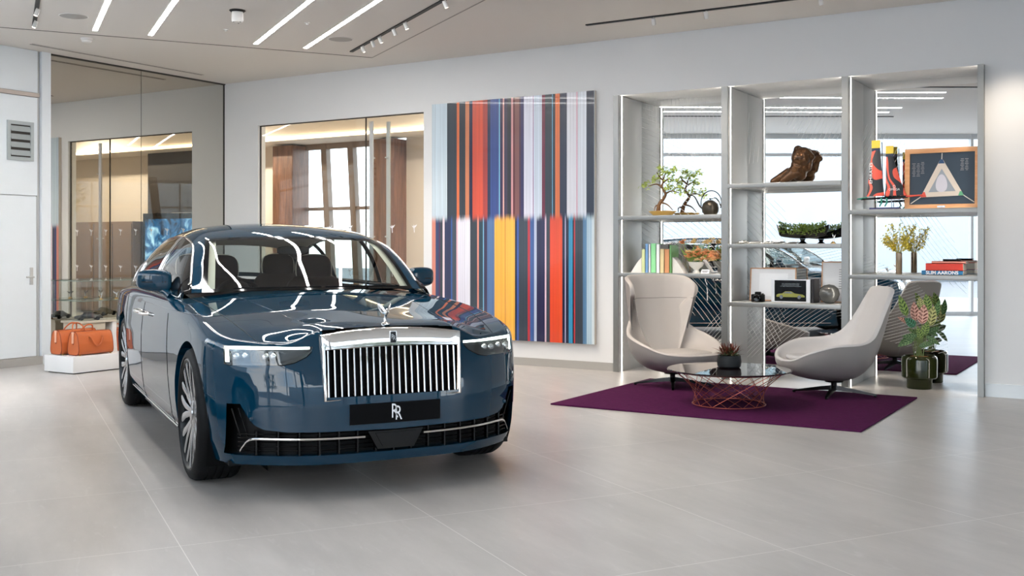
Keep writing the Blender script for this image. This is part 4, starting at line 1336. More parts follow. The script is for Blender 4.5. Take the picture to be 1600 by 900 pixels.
    m.lathe([(.05, -.03), (.05, 0), (.03, .01), (0, .01)], 20, Mw, cap=False)
    m.build('steering_wheel', M_['interior_dark'], root, 60)
    def rbox(cx, cy, cz, sx, sy, sz, e=3.5, tilt=0.0):
        b = bmesh.new(); bmesh.ops.create_cube(b, size=2); bmesh.ops.subdivide_edges(b, edges=b.edges[:], cuts=6, use_grid_fill=True)
        R_ = Matrix.Rotation(tilt, 4, 'Y')
        for v in b.verts:
            p = v.co; n_ = (abs(p.x)**e+abs(p.y)**e+abs(p.z)**e)**(1/e); q = p/n_
            v.co = Vector((cx, cy, cz))+R_ @ Vector((q.x*sx, q.y*sy, q.z*sz))
        return b
    for x0 in (-2.05, -3.25):
        for s in (-1, 1):
            m = MB()
            m.bm(rbox(x0+.25, s*.38, .55, .27, .26, .10))
            m.bm(rbox(x0-.02, s*.38, .82, .09, .25, .33, tilt=-.25))
            st = m.build('seat', M_['interior_leather'], root, 60)
            m = MB(); m.bm(rbox(x0-.09, s*.38, 1.185, .055, .145, .115, tilt=-.15))
            hr = m.build('headrest', M_['interior_dark'], st, 60)
            m = MB()
            m.tube([(x0-.085+.0, s*.38+.147*math.cos(t)*abs(math.cos(t))**-.3 if abs(math.cos(t)) > 1e-3 else s*.38, 1.185+.115*math.sin(t)*(abs(math.sin(t))+1e-3)**-.3) for t in np.linspace(0, 2*PI, 40, endpoint=False)], .006, 6, closed=True)
            m.build('headrest_piping', M_['cream'], hr, 60)
    m = MB(); m.bm(rbox(-1.33, 0, 1.335, .012, .12, .033))
    m.build('rear_view_mirror', M_['black_gloss'], root, 60)
    # wheels
    for cx in (0.0, -3.295):
        for s in (-1, 1):
            w = bpy.data.objects.new('wheel', None); COL.objects.link(w)
            w.parent = root; w.location = (cx, s*.835, .385); w.empty_display_size = .1
            w.rotation_euler = (0, random.uniform(0, 1), 0)
            spoke_wheel(w, s, M_)
    return root
def GPy(y, a):
    p = np.array(GP(a, min(1, abs(y)/.8)))
    return (p[0]+.012, y, p[2]+.010)

car = build_car(MATS['paint_teal'], 'glossy deep teal blue saloon car with chrome slatted grille on the showroom floor')
place(car, (-4.345, 5.092, 0), -0.5603)
# ================================================================ FURNITURE
def thin_leaf(name):
    """let light pass through thin petals and leaves"""
    m = MATS[name]; nt = m.node_tree; b = nt.nodes['Principled BSDF']; o = nt.nodes['Material Output']
    tl = N(nt, 'ShaderNodeBsdfTranslucent'); mx = N(nt, 'ShaderNodeMixShader'); mx.inputs[0].default_value = .45
    if b.inputs['Base Color'].links: nt.links.new(b.inputs['Base Color'].links[0].from_socket, tl.inputs[0])
    else: tl.inputs[0].default_value = b.inputs['Base Color'].default_value
    nt.links.new(b.outputs[0], mx.inputs[1]); nt.links.new(tl.outputs[0], mx.inputs[2]); nt.links.new(mx.outputs[0], o.inputs[0])
mat('chair_leather', srgb(198, 189, 181), .42, bump=.03, bscale=220, var=.015)
mat('chair_leather_cool', srgb(200, 196, 194), .42, bump=.03, bscale=220, var=.015)
mat('seam', srgb(120, 112, 106), .7)
mat('base_black', srgb(28, 28, 30), .22, .8)
mat('copper', srgb(196, 104, 88), .28, .9)
mat('rug_purple', srgb(80, 28, 68), .95, bump=.6, bscale=350, var=.16, vscale=30, spec=.1)
mat('table_glass', srgb(26, 10, 12), .03, coat=.6, spec=.5)
mat('pot_black', srgb(16, 20, 24), .55)
mat('pot_green', srgb(34, 40, 10), .12, spec=.6)
mat('bark_chips', srgb(176, 112, 66), .9, bump=1.0, bscale=60, var=.3, vscale=40)
mat('tan_leather', srgb(190, 98, 50), .42, bump=.08, bscale=120, var=.06)
mat('leather_edge', srgb(128, 50, 24), .5)
mat('pale_leather', srgb(226, 170, 140), .45)
mat('brass', srgb(206, 170, 110), .25, .9)
mat('bronze', srgb(84, 56, 32), .26, .7, var=.45, vscale=18, coat=.3, bump=.9, bscale=22)
mat('white_ceramic', srgb(222, 218, 212), .35)
mat('plinth_white', srgb(224, 222, 220), .5)

# ---- rug
rg = MB(); rg.box(-1.31, 1.31, -1.035, 1.035, 0, .014, bev=.004)
ro = rg.build('rug', MATS['rug_purple'], None, 30); place(ro, (-3.215, 9.0, .0005), 0.0)
tag(ro, 'rectangular plum purple rug under the two lounge chairs and wire table', 'rug')

def tulip_chair(name, label, rim, mt, outer_mt, seat_z, lip, head_seam=None):
    """moulded bucket chair: rim = half outline (x, y, z) from front lip to top of back"""
    t = thing(name, label, 'lounge chair')
    half = catmull(rim, 8)
    R_ = [Vector(p) for p in half]+[Vector((p[0], -p[1], p[2])) for p in half[-2:0:-1]]
    n = len(R_)
    bot = Vector((-.03, 0, .125)); seat = Vector((.04, 0, seat_z))
    def bez(a, c, b, u): return a*(1-u)**2+c*(2*u*(1-u))+b*u*u
    outer, rimr, inner = [], [], []
    th = .042
    for p in R_:
        hi = max(0.0, min(1.0, (p.z-.5)/.4))
        ctr = Vector((.0+(-.02)*hi, 0, p.z))
        d = Vector((p.x+.05, p.y, 0)); d.normalize()
        q = p-d*th+Vector((0, 0, .0))
        co = Vector((p.x*1.02*(1-hi)-.37*hi+.02, p.y*(1-.18*hi), .145+.03*hi)); 
        outer.append([bez(p, co, bot, u) for u in np.linspace(0, 1, 18)])
        ci = Vector((q.x*.88*(1-hi)-.225*hi, q.y*(.86-.16*hi), seat_z-.01))
        inner.append([bez(q, ci, seat, u) for u in np.linspace(0, 1, 22)])
        up = Vector((0, 0, 1)) if hi < .95 else Vector((0, 0, 1))
        rimr.append([p+(q-p)*w+Vector((0, 0, .016*math.sin(PI*w))) for w in (0, .12, .35, .65, .88, 1)])
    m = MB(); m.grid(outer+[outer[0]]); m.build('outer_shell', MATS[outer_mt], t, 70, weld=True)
    m = MB(); m.grid(inner+[inner[0]]); m.grid(rimr+[rimr[0]]); m.build('padded_inner_shell', MATS[mt], t, 70, weld=True)
    m = MB()
    m.tube([r[0]+Vector((0, 0, -.001)) for r in outer], .0045, 6, closed=True); m.build('edge_piping', MATS[mt], t, 60)
    # loose seat pad with a rounded front
    bmx = bmesh.new(); bmesh.ops.create_uvsphere(bmx, u_segments=40, v_segments=20, radius=1)
    for v in bmx.verts:
        c = v.co; rr = math.hypot(c.x, c.y); k = 1.0
        if rr > 1e-6:
            e = 3.0; nn = (abs(c.x/rr)**e+abs(c.y/rr)**e)**(1/e); k = 1/nn
        x = c.x*k*.285; y = c.y*k*.285
        v.co = Vector((.135+x, y*(1-.12*(x/.285)), seat_z+.045+.045*(abs(c.z)**.6)*(1 if c.z > 0 else -1)+lip*max(0, x)))
    m = MB(); m.bm(bmx); m.build('seat_cushion', MATS[mt], t, 70)
    # stitched seams on the back
    if head_seam:
        pts = []
        for p_ in inner:
            zs_ = [q.z for q in p_]
            if zs_[0] > head_seam+.02:
                for k in range(len(p_)-1):
                    if p_[k].z >= head_seam > p_[k+1].z:
                        f = (p_[k].z-head_seam)/(p_[k].z-p_[k+1].z); pts.append(p_[k].lerp(p_[k+1], f)+Vector((.001, 0, 0))); break
        if len(pts) > 3: MB().tube(pts, .0022, 5).build('stitched_seam', MATS['seam'], t, 60)
    m = MB(); m.lathe([(.026, .05), (.026, .108), (.08, .116), (.085, .126), (0, .128)], 24, cap=False)
    m.build('column', MATS['base_black'], t, 40)
    for q in range(4):
        a = PI/4+q*PI/2+.2
        d = Vector((math.cos(a), math.sin(a), 0)); s = Vector((-d.y, d.x, 0))
        rws = []
        for f_, hw, z0, z1 in ((.0, .030, .045, .085), (.12, .022, .036, .068), (.36, .013, .010, .024), (.375, .009, .008, .018)):
            p = d*f_
            rws.append([p-s*hw+Vector((0, 0, z0)), p-s*hw*.8+Vector((0, 0, z1)), p+s*hw*.8+Vector((0, 0, z1)), p+s*hw+Vector((0, 0, z0)), p-s*hw+Vector((0, 0, z0))])
        m = MB(); m.grid(rws)
        m.lathe([(.012, -.0), (.012, .012)], 10, Matrix.Translation(d*.36))
        m.build('leg', MATS['base_black'], t, 40)
    return t
mat('chair_leather_shaded', srgb(140, 135, 132), .45, bump=.03, bscale=220, var=.015)  # same leather made darker, shade on the downward-facing shell put into its colour
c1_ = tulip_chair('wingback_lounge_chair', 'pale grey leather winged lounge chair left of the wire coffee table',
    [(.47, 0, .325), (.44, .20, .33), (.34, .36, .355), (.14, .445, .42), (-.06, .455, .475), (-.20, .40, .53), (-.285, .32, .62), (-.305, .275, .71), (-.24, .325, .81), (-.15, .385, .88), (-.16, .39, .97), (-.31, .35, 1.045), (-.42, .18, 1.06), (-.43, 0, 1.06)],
    'chair_leather', 'chair_leather_shaded', .27, .05, head_seam=.84)
place(c1_, (-4.095, 9.62, .016), math.radians(-33))
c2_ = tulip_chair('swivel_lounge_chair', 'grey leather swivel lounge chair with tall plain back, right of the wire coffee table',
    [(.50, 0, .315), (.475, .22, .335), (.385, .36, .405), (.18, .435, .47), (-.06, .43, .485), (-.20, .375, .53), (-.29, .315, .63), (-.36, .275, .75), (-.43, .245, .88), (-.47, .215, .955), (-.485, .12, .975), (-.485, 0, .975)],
    'chair_leather_cool', 'chair_leather_shaded', .27, .10)
place(c2_, (-2.586, 9.80, .016), math.radians(-142))

# ---- wire coffee table
ct = thing('wire_coffee_table', 'round coffee table with dark glass top on a copper wire cage base', 'coffee table', (-3.198, 8.73, .015))
m = MB(); m.lathe([(0, .289), (.515, .289), (.525, .293), (.527, .299), (.520, .304), (0, .305)], 72, cap=False)
m.build('table_top', MATS['table_glass'], ct, 30)
m = MB()
n = 15
for sgn in (-1, 1):
    for i in range(n):
        a = 2*PI*i/n; b = a+sgn*1.25
        m.tube([(.31*math.cos(a), .31*math.sin(a), .005), (.47*math.cos(b), .47*math.sin(b), .286)], .0027, 6)
m.build('wire_cage', MATS['copper'], ct, 60)
m = MB()
for r, z in ((.31, .005), (.47, .285)):
    m.tube([(r*math.cos(t), r*math.sin(t), z) for t in np.linspace(0, 2*PI, 60, endpoint=False)], .0042, 8, closed=True)
m.build('wire_ring', MATS['copper'], ct, 60)

def leaf(mb, base, dirv, up, L, W, curl=.3, n=6, fold=.15):
    d = Vector(dirv).normalized(); u = Vector(up); u = (u-d*u.dot(d)).normalized(); s = d.cross(u)
    rows = []
    for i in range(n+1):
        t = i/n
        w = W*math.sin(PI*min(1, t**.8*.97+.03))*.5
        c = Vector(base)+d*(L*t)-u*(curl*L*t*t)
        rows.append([c-s*w+u*w*fold*2, c, c+s*w+u*w*fold*2])
    mb.grid(rows)
# ---- succulent on the table
sp_ = thing('potted_succulent', 'spiky dark red and green succulent in a matte black pot on the glass table', 'plant', (-3.22, 8.80, .3205))
m = MB(); m.lathe([(0, .0), (.085, .0), (.10, .012), (.105, .05), (.098, .105), (.09, .108), (.088, .09), (0, .088)], 40, cap=False)
m.build('pot', MATS['pot_black'], sp_, 40)
mat('succulent_red', srgb(120, 62, 48), .5, var=.35, vscale=20); mat('succulent_green', srgb(92, 108, 72), .5, var=.3, vscale=20)
rnd = random.Random(5)
for nm_, cnt, mt in (('red_leaves', 90, 'succulent_red'), ('green_leaves', 46, 'succulent_green')):
    m = MB()
    for i in range(cnt):
        a = rnd.uniform(0, 2*PI); el = rnd.uniform(.05, 1.45) if nm_[0] == 'r' else rnd.uniform(-.1, .7)
        d = (math.cos(a)*math.cos(el), math.sin(a)*math.cos(el), math.sin(el))
        b = (rnd.uniform(-.05, .05), rnd.uniform(-.05, .05), .10+rnd.uniform(0, .03))
        leaf(m, b, d, (0, 0, 1) if el < 1.2 else (1, 0, 0), rnd.uniform(.08, .125), .018, .15, 4)
    m.build(nm_, MATS[mt], sp_, 60)

# ---- patterned prayer plant in green pot
pp = thing('potted_prayer_plant', 'tall patterned prayer plant in a glossy olive green stepped pot, in the right mirror bay', 'plant', (-2.03, 10.79, .0))
m = MB(); m.lathe([(0, 0), (.112, 0), (.117, .006), (.117, .085), (.125, .095), (.150, .10), (.163, .115), (.165, .28), (.158, .305), (.140, .318), (.128, .315), (.126, .29), (0, .285)], 56, cap=False)
m.build('pot', MATS['pot_green'], pp, 40)
m = MB(); m.lathe([(0, .312), (.08, .308), (.126, .296)], 30, cap=False); m.build('bark_mulch', MATS['bark_chips'], pp, 40)
def leaf_mat(name):
    mm = bpy.data.materials.new(name); mm.use_nodes = True; nt = mm.node_tree; b = nt.nodes['Principled BSDF']
    b.inputs['Specular IOR Level'].default_value = .3
    a = N(nt, 'ShaderNodeAttribute'); a.attribute_name = 'leaf_colour'; nt.links.new(a.outputs['Color'], b.inputs['Base Color']); b.inputs['Roughness'].default_value = .4; return mm
lm = leaf_mat('prayer_leaf')
def pattern_leaves(par, specs):
    V = []; Fc = []; C = []
    for base, d, up, L, W, c_dark, c_light in specs:
        d = Vector(d).normalized(); u = Vector(up); u = (u-d*u.dot(d)).normalized(); s = d.cross(u)
        nl, nw = 22, 10; o = len(V)
        for i in range(nl+1):
            t = i/nl; w = W*.5*math.sin(PI*min(1, t**.75))**.8 if 0 < t < 1 else .001
            c = Vector(base)+d*(L*t)-u*(.18*L*t*t)
            for j in range(nw+1):
                v = -1+2*j/nw
                V.append(tuple(c+s*(w*v)+u*(abs(v)*w*.35)))
                st = math.sin((t*9-abs(v)*1.6)*2*PI/1.6)
                k = 1 if (st > .1 and .12 < abs(v) < .82) else 0
                if abs(v) < .12: k = 0
                C.append(tuple(np.array(c_light[:3])*(1-k)+np.array(c_dark[:3])*k)+(1,))
        for i in range(nl):
            for j in range(nw):
                a = o+i*(nw+1)+j; Fc.append((a, a+1, a+nw+2, a+nw+1))
    me = bpy.data.meshes.new('patterned_leaves'); me.from_pydata(V, [], Fc)
    ca = me.color_attributes.new('leaf_colour', 'FLOAT_COLOR', 'POINT')
    for i, c in enumerate(C): ca.data[i].color = c
    return link('patterned_leaves', me, lm, par, 60)
G1, G2, G3 = srgb(30, 62, 34), srgb(150, 176, 96), srgb(206, 206, 140)
P1, P2 = srgb(104, 44, 40), srgb(232, 184, 166)
# directions in the plant's frame: camera sits toward (-r = left)
Lf = Vector((-.851, -.525, 0)).normalized(); Tw = Vector((.19, -.98, 0))
specs = []; stems = MB()
def big(xr, zc, L, W, tilt, cd, cl_, dy=0.0):
    """leaf centred xr metres to the right of the pot as the camera sees it"""
    c = -Lf*xr+Tw*dy+Vector((0, 0, zc))
    d = (-Lf*math.sin(tilt)+Vector((0, 0, math.cos(tilt))))
    b = c-d*L*.5
    specs.append((b, d, Tw+Vector((0, 0, .15)), L, W, cd, cl_))
    root = Vector((rnd.uniform(-.04, .04), rnd.uniform(-.04, .04), .30))
    stems.tube([root, root.lerp(b, .5)+Vector((rnd.uniform(-.01, .01), 0, .02)), b], .0028, 5)
big(-.16, .80, .21, .075, -.35, G1, G2, .03)
big(-.045, .745, .18, .085, -.1, P1, P2, .02)
big(.035, .72, .19, .10, .12, P1, P2, .06)
big(.075, .83, .16, .08, -.15, G1, G2, -.02)
big(.17, .77, .17, .06, .25, G1, srgb(110, 150, 90), 0)
big(.12, .70, .20, .09, .2, srgb(70, 72, 30), G3, .02)
big(.01, .83, .10, .06, -.2, G1, G3, -.03)
big(-.09, .64, .12, .08, -.9, G1, srgb(90, 150, 120), .06)
big(-.15, .66, .12, .045, -1.1, P1, P2, .02)
big(.06, .58, .14, .07, .3, srgb(30, 70, 40), G2, .05)
big(.14, .56, .15, .06, 1.1, G1, srgb(100, 130, 90), .0)
big(.0, .54, .13, .055, -.3, G1, G2, .06)
for k in range(10):
    a = rnd.uniform(-1.5, 1.5)
    big(.13*math.sin(a)*1.1, rnd.uniform(.42, .54), rnd.uniform(.12, .17), .05, a+.9*(1 if a > 0 else -1), srgb(40, 74, 50), srgb(120, 150, 104), rnd.uniform(-.08, .10))
pattern_leaves(pp, specs)
for k in range(10):
    r0 = Vector((rnd.uniform(-.05, .05), rnd.uniform(-.05, .05), .3)); stems.tube([r0, r0+Vector((rnd.uniform(-.05, .05), rnd.uniform(-.05, .05), .28))], .0025, 5)
stems.build('stems', mat('stem_green', srgb(120, 138, 84), .5), pp, 60)

# ---- white plinth with the two holdalls
pl_ = MB(); pl_.box(-.25, .25, 0, 2.2, .012, .187, bev=.002)
po = pl_.build('display_plinth', MATS['plinth_white'], None, 30); place(po, (-10.20, 7.19, 0), 0)
tag(po, 'low white display plinth under the orange leather bags', 'plinth')
m = MB(); m.box(-.22, .22, .03, 2.17, 0, .013); m.build('recessed_foot', MATS['groove'], po)
def holdall(label, L, W, Hh, flap):
    t = thing('leather_holdall', label, 'bag', (0, 0, 0), 0, 'orange leather bags on the plinth')
    rows = []
    ny = 16
    for i in range(ny+1):
        s = -1+2*i/ny
        e = (1-abs(s)**9)**.5 if abs(s) < 1 else 0
        e = .90+.10*e
        r = []
        for k in range(28):
            a = 2*PI*k/28
            c, sn = math.cos(a), math.sin(a)
            x = abs(c)**.42*(1 if c > 0 else -1); z = abs(sn)**.42*(1 if sn > 0 else -1)
            top = .5+.5*z
            wz = 1-.42*top**2.2
            r.append((x*W/2*wz*e, s*L/2, Hh/2+z*Hh/2*(.96+.04*e)))
        rows.append(r+[r[0]])
    m = MB(); m.grid(rows)
    for end in (0, -1):
        m.add([p for p in rows[end][:-1]], [tuple(range(28))])
    m.build('bag_body', MATS['tan_leather'], t, 45)
    # piping round the ends, zip, end flap
    for ei, end in enumerate((0, -1)):
        mm = MB(); mm.tube([Vector(p) for p in rows[end][:-1]], .004, 6, closed=True); mm.build('piping', MATS['leather_edge'], t, 60)
    mm = MB(); mm.tube([(0, y, Hh*1.0+.001) for y in np.linspace(-L*.47, L*.47, 8)]+[(0, L*.5+.002, Hh*.9), (0, L*.5+.002, Hh*.62)], .005, 6)
    mm.tube([(0, -L*.47, Hh), (0, -L*.5-.003, Hh*.92), (0, -L*.5-.004, Hh*.45)], .005, 6)
    mm.build('zip', MATS['leather_edge'], t, 60)
    mm = MB(); mm.box(-.016, .016, -L/2-.012, -L/2-.002, Hh*.50, Hh*.96, bev=.004); mm.box(-.022, .022, -L/2-.010, -L/2-.001, Hh*.92, Hh*1.0, bev=.004)
    mm.build('end_flap', MATS['pale_leather'], t, 40)
    for s, up in ((1, flap), (-1, True)):
        mm = MB(); x0 = s*W*.40
        if up:
            pts = [(x0*1.03, -L*.17, Hh*.70), (x0*.85, -L*.17, Hh*1.0), (x0*.4, -L*.10, Hh*1.22), (x0*.3, 0, Hh*1.28), (x0*.4, L*.10, Hh*1.22), (x0*.85, L*.17, Hh*1.0), (x0*1.03, L*.17, Hh*.70)]
        else:
            pts = [(x0*.98, -L*.19, Hh*.80), (x0*1.25, -L*.17, Hh*.74), (x0*1.34, -L*.10, Hh*.50), (x0*1.36, 0, Hh*.40), (x0*1.34, L*.10, Hh*.48), (x0*1.25, L*.17, Hh*.74), (x0*.98, L*.19, Hh*.80)]
        mm.tube([Vector(p) for p in catmull(pts, 6)], .0075, 8); hd = mm.build('handle', MATS['tan_leather'], t, 60)
        for yy in (-.19, .19):
            mm = MB(); mm.tube([(x0*1.03, L*yy-.012, Hh*.74), (x0*1.10, L*yy, Hh*.79), (x0*1.03, L*yy+.012, Hh*.74)], .003, 6); mm.build('handle_ring', MATS['brass'], hd, 60)
    mm = MB()
    for yy in (-.19, .19):
        mm.box(W*.375, W*.50*1.01, L*yy-.010, L*yy+.010, .01, Hh*.72) if False else None
    for c_ in ((-W*.36, -L*.44), (W*.36, -L*.44), (-W*.36, L*.44), (W*.36, L*.44)):
        f = MB(); f.lathe([(.010, -.006), (.010, .004)], 12, Matrix.Translation((c_[0], c_[1], 0))); f.build('stud_foot', MATS['brass'], t, 40)
    return t
h1 = holdall('front orange leather holdall, nearest on the plinth with its handle hanging down the side', .44, .22, .25, False)
place(h1, (-10.075, 7.50, .194), 0)
h2 = holdall('rear orange leather holdall with raised looped handles, behind the front bag', .46, .22, .26, True)
place(h2, (-10.315, 7.47, .194), 0)

# ---- glass display table against the wall mirror
vt = thing('glass_display_case', 'glass display case with white base standing against the wall mirror', 'display case', (-10.98, 9.0, 0))
m = MB(); m.box(-.17, .17, -.65, 1.3, .0, .47, bev=.003); m.build('case_base', MATS['plinth_white'], vt, 30)
m = MB(); m.box(-.19, .19, -1.1, 1.3, .47, .495, bev=.002); m.build('display_deck', mat('deck_beige', srgb(196, 186, 170), .5), vt, 30)
m = MB(); m.box(-.17, .17, -1.08, -.75, .0, .47, bev=.003); m.build('case_end_base', MATS['deck_beige'], vt, 30)
for z, nm_ in ((.735, 'glass_shelf'), (.97, 'glass_top')):
    m = MB(); m.box(-.19, .19, -1.1, 1.3, z-.006, z); m.build(nm_, MATS['vitrine_glass'], vt)
    m = MB(); m.box(-.191, -.187, -1.1, 1.3, z-.007, z+.001); m.box(.187, .191, -1.1, 1.3, z-.007, z+.001); m.box(-.19, .19, -1.103, -1.099, z-.007, z+.001)
    m.build('polished_edge', mat('glass_edge_'+nm_[6:], srgb(120, 138, 130), .1, .2), vt)
for nm_, bx_ in (('glass_side', (.186, .19, -1.1, 1.3)), ('glass_end', (-.19, .19, -1.1, -1.096))):
    m = MB(); m.box(bx_[0], bx_[1], bx_[2], bx_[3], .495, .964); m.build(nm_, MATS['vitrine_glass'], vt)
def figurine(label, loc, s=1.0, name='winged_figurine'):
    t = thing(name, label, 'figurine', loc, rnd.uniform(-.4, .4), 'winged figurines in the display case')
    m = MB(); m.lathe([(0, 0), (.028*s, 0), (.028*s, .006*s), (.018*s, .012*s), (.012*s, .020*s), (0, .021*s)], 20, cap=False); m.build('figurine_base', MATS['brass'], t, 40)
    m = MB(); m.tube([(0, 0, .018*s), (.004*s, 0, .045*s), (.012*s, 0, .07*s), (.016*s, 0, .078*s)], [.008*s, .006*s, .008*s, .004*s], 8); m.ico((.02*s, 0, .086*s), .006*s, 1)
    for q in (-1, 1):
        m.grid([[(-.004*s*u, q*(.004+.034*u)*s, (.068+.022*u+dz*(1-u*.3))*s) for dz in (-.010, .010)] for u in (0, .3, .6, 1.0)])
    m.build('figure', MATS['silver'], t, 60); return t
mat('toy_black', srgb(26, 26, 26), .15, coat=1.0); mat('toy_tan', srgb(110, 96, 70), .15, coat=1.0)
for i, y in enumerate((8.28, 8.50, 8.72)):
    figurine(['leftmost silver winged figurine on the glass shelf above the bags', 'middle silver winged figurine on the glass shelf above the bags', 'rightmost silver winged figurine on the glass shelf above the bags'][i], (-10.93, y, .7355), .95)
def toy_car(label, loc, rz, mt, L=.30):
    t = thing('model_car', label, 'model car', loc, rz, 'model cars in the display case')
    rows = []
    prof = [(-.5, .13, .20), (-.46, .12, .25), (-.25, .11, .27), (-.16, .11, .40), (.12, .11, .41), (.26, .11, .28), (.46, .12, .24), (.5, .13, .18)]
    for x, zb_, zt in prof:
        r = []
        for k in range(9):
            a = -PI/2+PI*k/8; yw = .19 if zt < .3 else .155
            r.append((x*L, math.sin(a)*yw*L, (zb_+(zt-zb_)*max(0, math.cos(a))**.45)*L*.8))
        rows.append(r)
    m = MB(); m.grid(rows); m.add([(p[0], p[1], .07*L) for p in (rows[0][0], rows[0][8], rows[-1][8], rows[-1][0])]+[rows[0][0], rows[0][8], rows[-1][8], rows[-1][0]], [(0, 1, 2, 3), (0, 1, 5, 4), (1, 2, 6, 5), (2, 3, 7, 6), (3, 0, 4, 7)])
    m.build('car_body', MATS[mt], t, 50)
    for sx in (-.31, .31):
        for sy in (-1, 1):
            w = MB(); w.lathe([(0, -.012), (.075*L, -.012), (.08*L, -.008), (.08*L, .008), (.075*L, .012), (0, .012)], 20, basis((sx*L, sy*.17*L, .08*L), (1, 0, 0), (0, 0, 1), (0, 1, 0)), cap=False); w.build('wheel', MATS['rubber'], t, 40)
    return t
toy_car('small black model car at the left of the display case, above the bags', (-10.95, 8.12, .4955), 1.2, 'toy_black')
toy_car('larger dark model car in the display case, above the front bag', (-10.92, 8.78, .4955), 1.3, 'toy_tan', .34)

# ================================================================ SHELF ITEMS
def Zs(b, nm_): return [z for bb, z, n_ in SH if bb == b and n_ == nm_][0]+.0015
YS = 10.74
# bonsai
bs = thing('bonsai_tree', 'small bonsai with pale green leaves in a shallow tan dish on the upper left shelf', 'plant', (-4.69, YS, Zs(0, 'upper')))
m = MB(); m.lathe([(0, 0), (.10, 0), (.155, .045), (.160, .050), (.15, .052), (.10, .040), (0, .038)], 40, Matrix.Diagonal((1, .72, 1, 1)), cap=False); m.build('dish', mat('tan_glaze', srgb(190, 154, 84), .3), bs, 40)
m = MB(); m.lathe([(0, .060), (.09, .056), (.148, .046)], 30, Matrix.Diagonal((1, .72, 1, 1)), cap=False); m.build('soil', mat('soil_pink', srgb(176, 132, 106), .9, bump=.8), bs, 40)
m = MB()
tr_ = [(-.055, 0, .05), (-.035, .0, .13), (.0, .01, .18), (.035, 0, .24), (-.01, .01, .31), (.005, 0, .38), (.03, .0, .46)]
m.tube([Vector(p) for p in catmull(tr_, 5)], list(np.linspace(.024, .006, 31)), 10)
for a, b, c in (((-.02, 0, .15), (.06, 0, .12), (.12, .0, .06)), ((-.04, 0, .12), (-.09, .02, .11), (-.10, 0, .06)), ((.03, 0, .24), (.10, .01, .27), (.19, 0, .25)), ((0, 0, .31), (-.07, 0, .35), (-.17, .0, .33)), ((0, 0, .36), (.07, 0, .40), (.12, 0, .38)), ((.01, 0, .38), (-.05, .02, .44), (-.07, 0, .48))):
    m.tube([Vector(p) for p in catmull([a, b, c], 4)], list(np.linspace(.011, .004, 9)), 8)
m.build('trunk', mat('bonsai_bark', srgb(112, 82, 56), .8, var=.3, vscale=30), bs, 60)
m = MB(); rnd = random.Random(11)
for c, r, n in (((.03, 0, .48), .075, 60), ((-.08, 0, .40), .05, 34), ((-.21, 0, .34), .055, 30), ((.10, 0, .40), .07, 50), ((.20, 0, .27), .07, 44), ((.06, 0, .30), .06, 30), ((-.02, 0, .52), .05, 30), ((.13, 0, .50), .05, 24)):
    for i in range(n):
        v = Vector((rnd.gauss(0, 1), rnd.gauss(0, .8), rnd.gauss(0, .8))); v = v.normalized()*r*rnd.random()**.5
        leaf(m, Vector(c)+v, (rnd.uniform(-1, 1), rnd.uniform(-1, 1), rnd.uniform(-.6, .8)), (0, -.3, 1), rnd.uniform(.034, .052), .027, .2, 3)
m.build('foliage', mat('bonsai_leaf', srgb(190, 206, 120), .5, var=.3, vscale=12), bs, 60)
# kettle
kt = thing('watering_kettle', 'round dark metal kettle with hoop handle and thin curved spout beside the bonsai', 'kettle', (-4.14, YS, Zs(0, 'upper')))
m = MB(); m.lathe([(0, 0), (.06, 0), (.085, .03), (.092, .075), (.080, .120), (.05, .148), (.035, .152), (.03, .158), (0, .162)], 40, cap=False); m.build('kettle_body', mat('gunmetal', srgb(66, 62, 56), .32, .8), kt, 40)
m = MB(); m.ico((0, 0, .172), .014, 2, (1, 1, .6)); m.build('lid_knob', MATS['black_gloss'], kt, 60)
m = MB(); m.tube([Vector(p) for p in catmull([(-.075, 0, .06), (-.12, 0, .10), (-.165, 0, .18), (-.20, 0, .215), (-.245, 0, .205)], 6)], list(np.linspace(.010, .005, 25)), 8); m.build('spout', MATS['gunmetal'], kt, 60)
m = MB(); m.tube([(.01+.115*math.cos(t), 0, .13+.13*math.sin(t)) for t in np.linspace(-.45, PI+.25, 26)], .0055, 8); m.build('hoop_handle', MATS['black_metal'], kt, 60)

def book(label, loc, th, h, d, col, rz=0, lying=False, group='books on the lower left shelf', title=None, tcol=None, tsize=.02, tilt=0, bold=0):
    t = thing('book', label, 'book', loc, rz, group)
    if tilt: t.rotation_euler = (0, tilt, rz)
    nm_ = 'cover_%d_%d_%d' % col
    c = MATS.get(nm_) or mat(nm_, srgb(*col), .4)
    if not lying:
        m = MB(); m.box(0, th, 0, .004, 0, h); m.box(0, .003, 0, d, 0, h); m.box(th-.003, th, 0, d, 0, h); m.build('cover', c, t)
        m = MB(); m.box(.003, th-.003, .004, d-.004, .003, h-.003); m.build('pages', MATS.get('paper') or mat('paper', srgb(232, 228, 218), .8), t)
    else:
        m = MB(); m.box(0, h, 0, .004, 0, th); m.box(0, h, 0, d, 0, .003); m.box(0, h, 0, d, th-.003, th); m.build('cover', c, t)
        m = MB(); m.box(.003, h-.004, .004, d-.004, .003, th-.003); m.build('pages', MATS.get('paper') or mat('paper', srgb(232, 228, 218), .8), t)
    if title:
        M = basis((h/2, -.0012, th/2), (1, 0, 0), (0, 0, 1), (0, -1, 0)) if lying else basis((th/2, -.0012, h/2), (0, 0, -1), (1, 0, 0), (0, -1, 0))
        text_mesh('spine_title', title, tsize, tcol or MATS['white_plastic'], t, M, .0006, 1.0, bold=bold)
    return t
zl = Zs(0, 'lower')
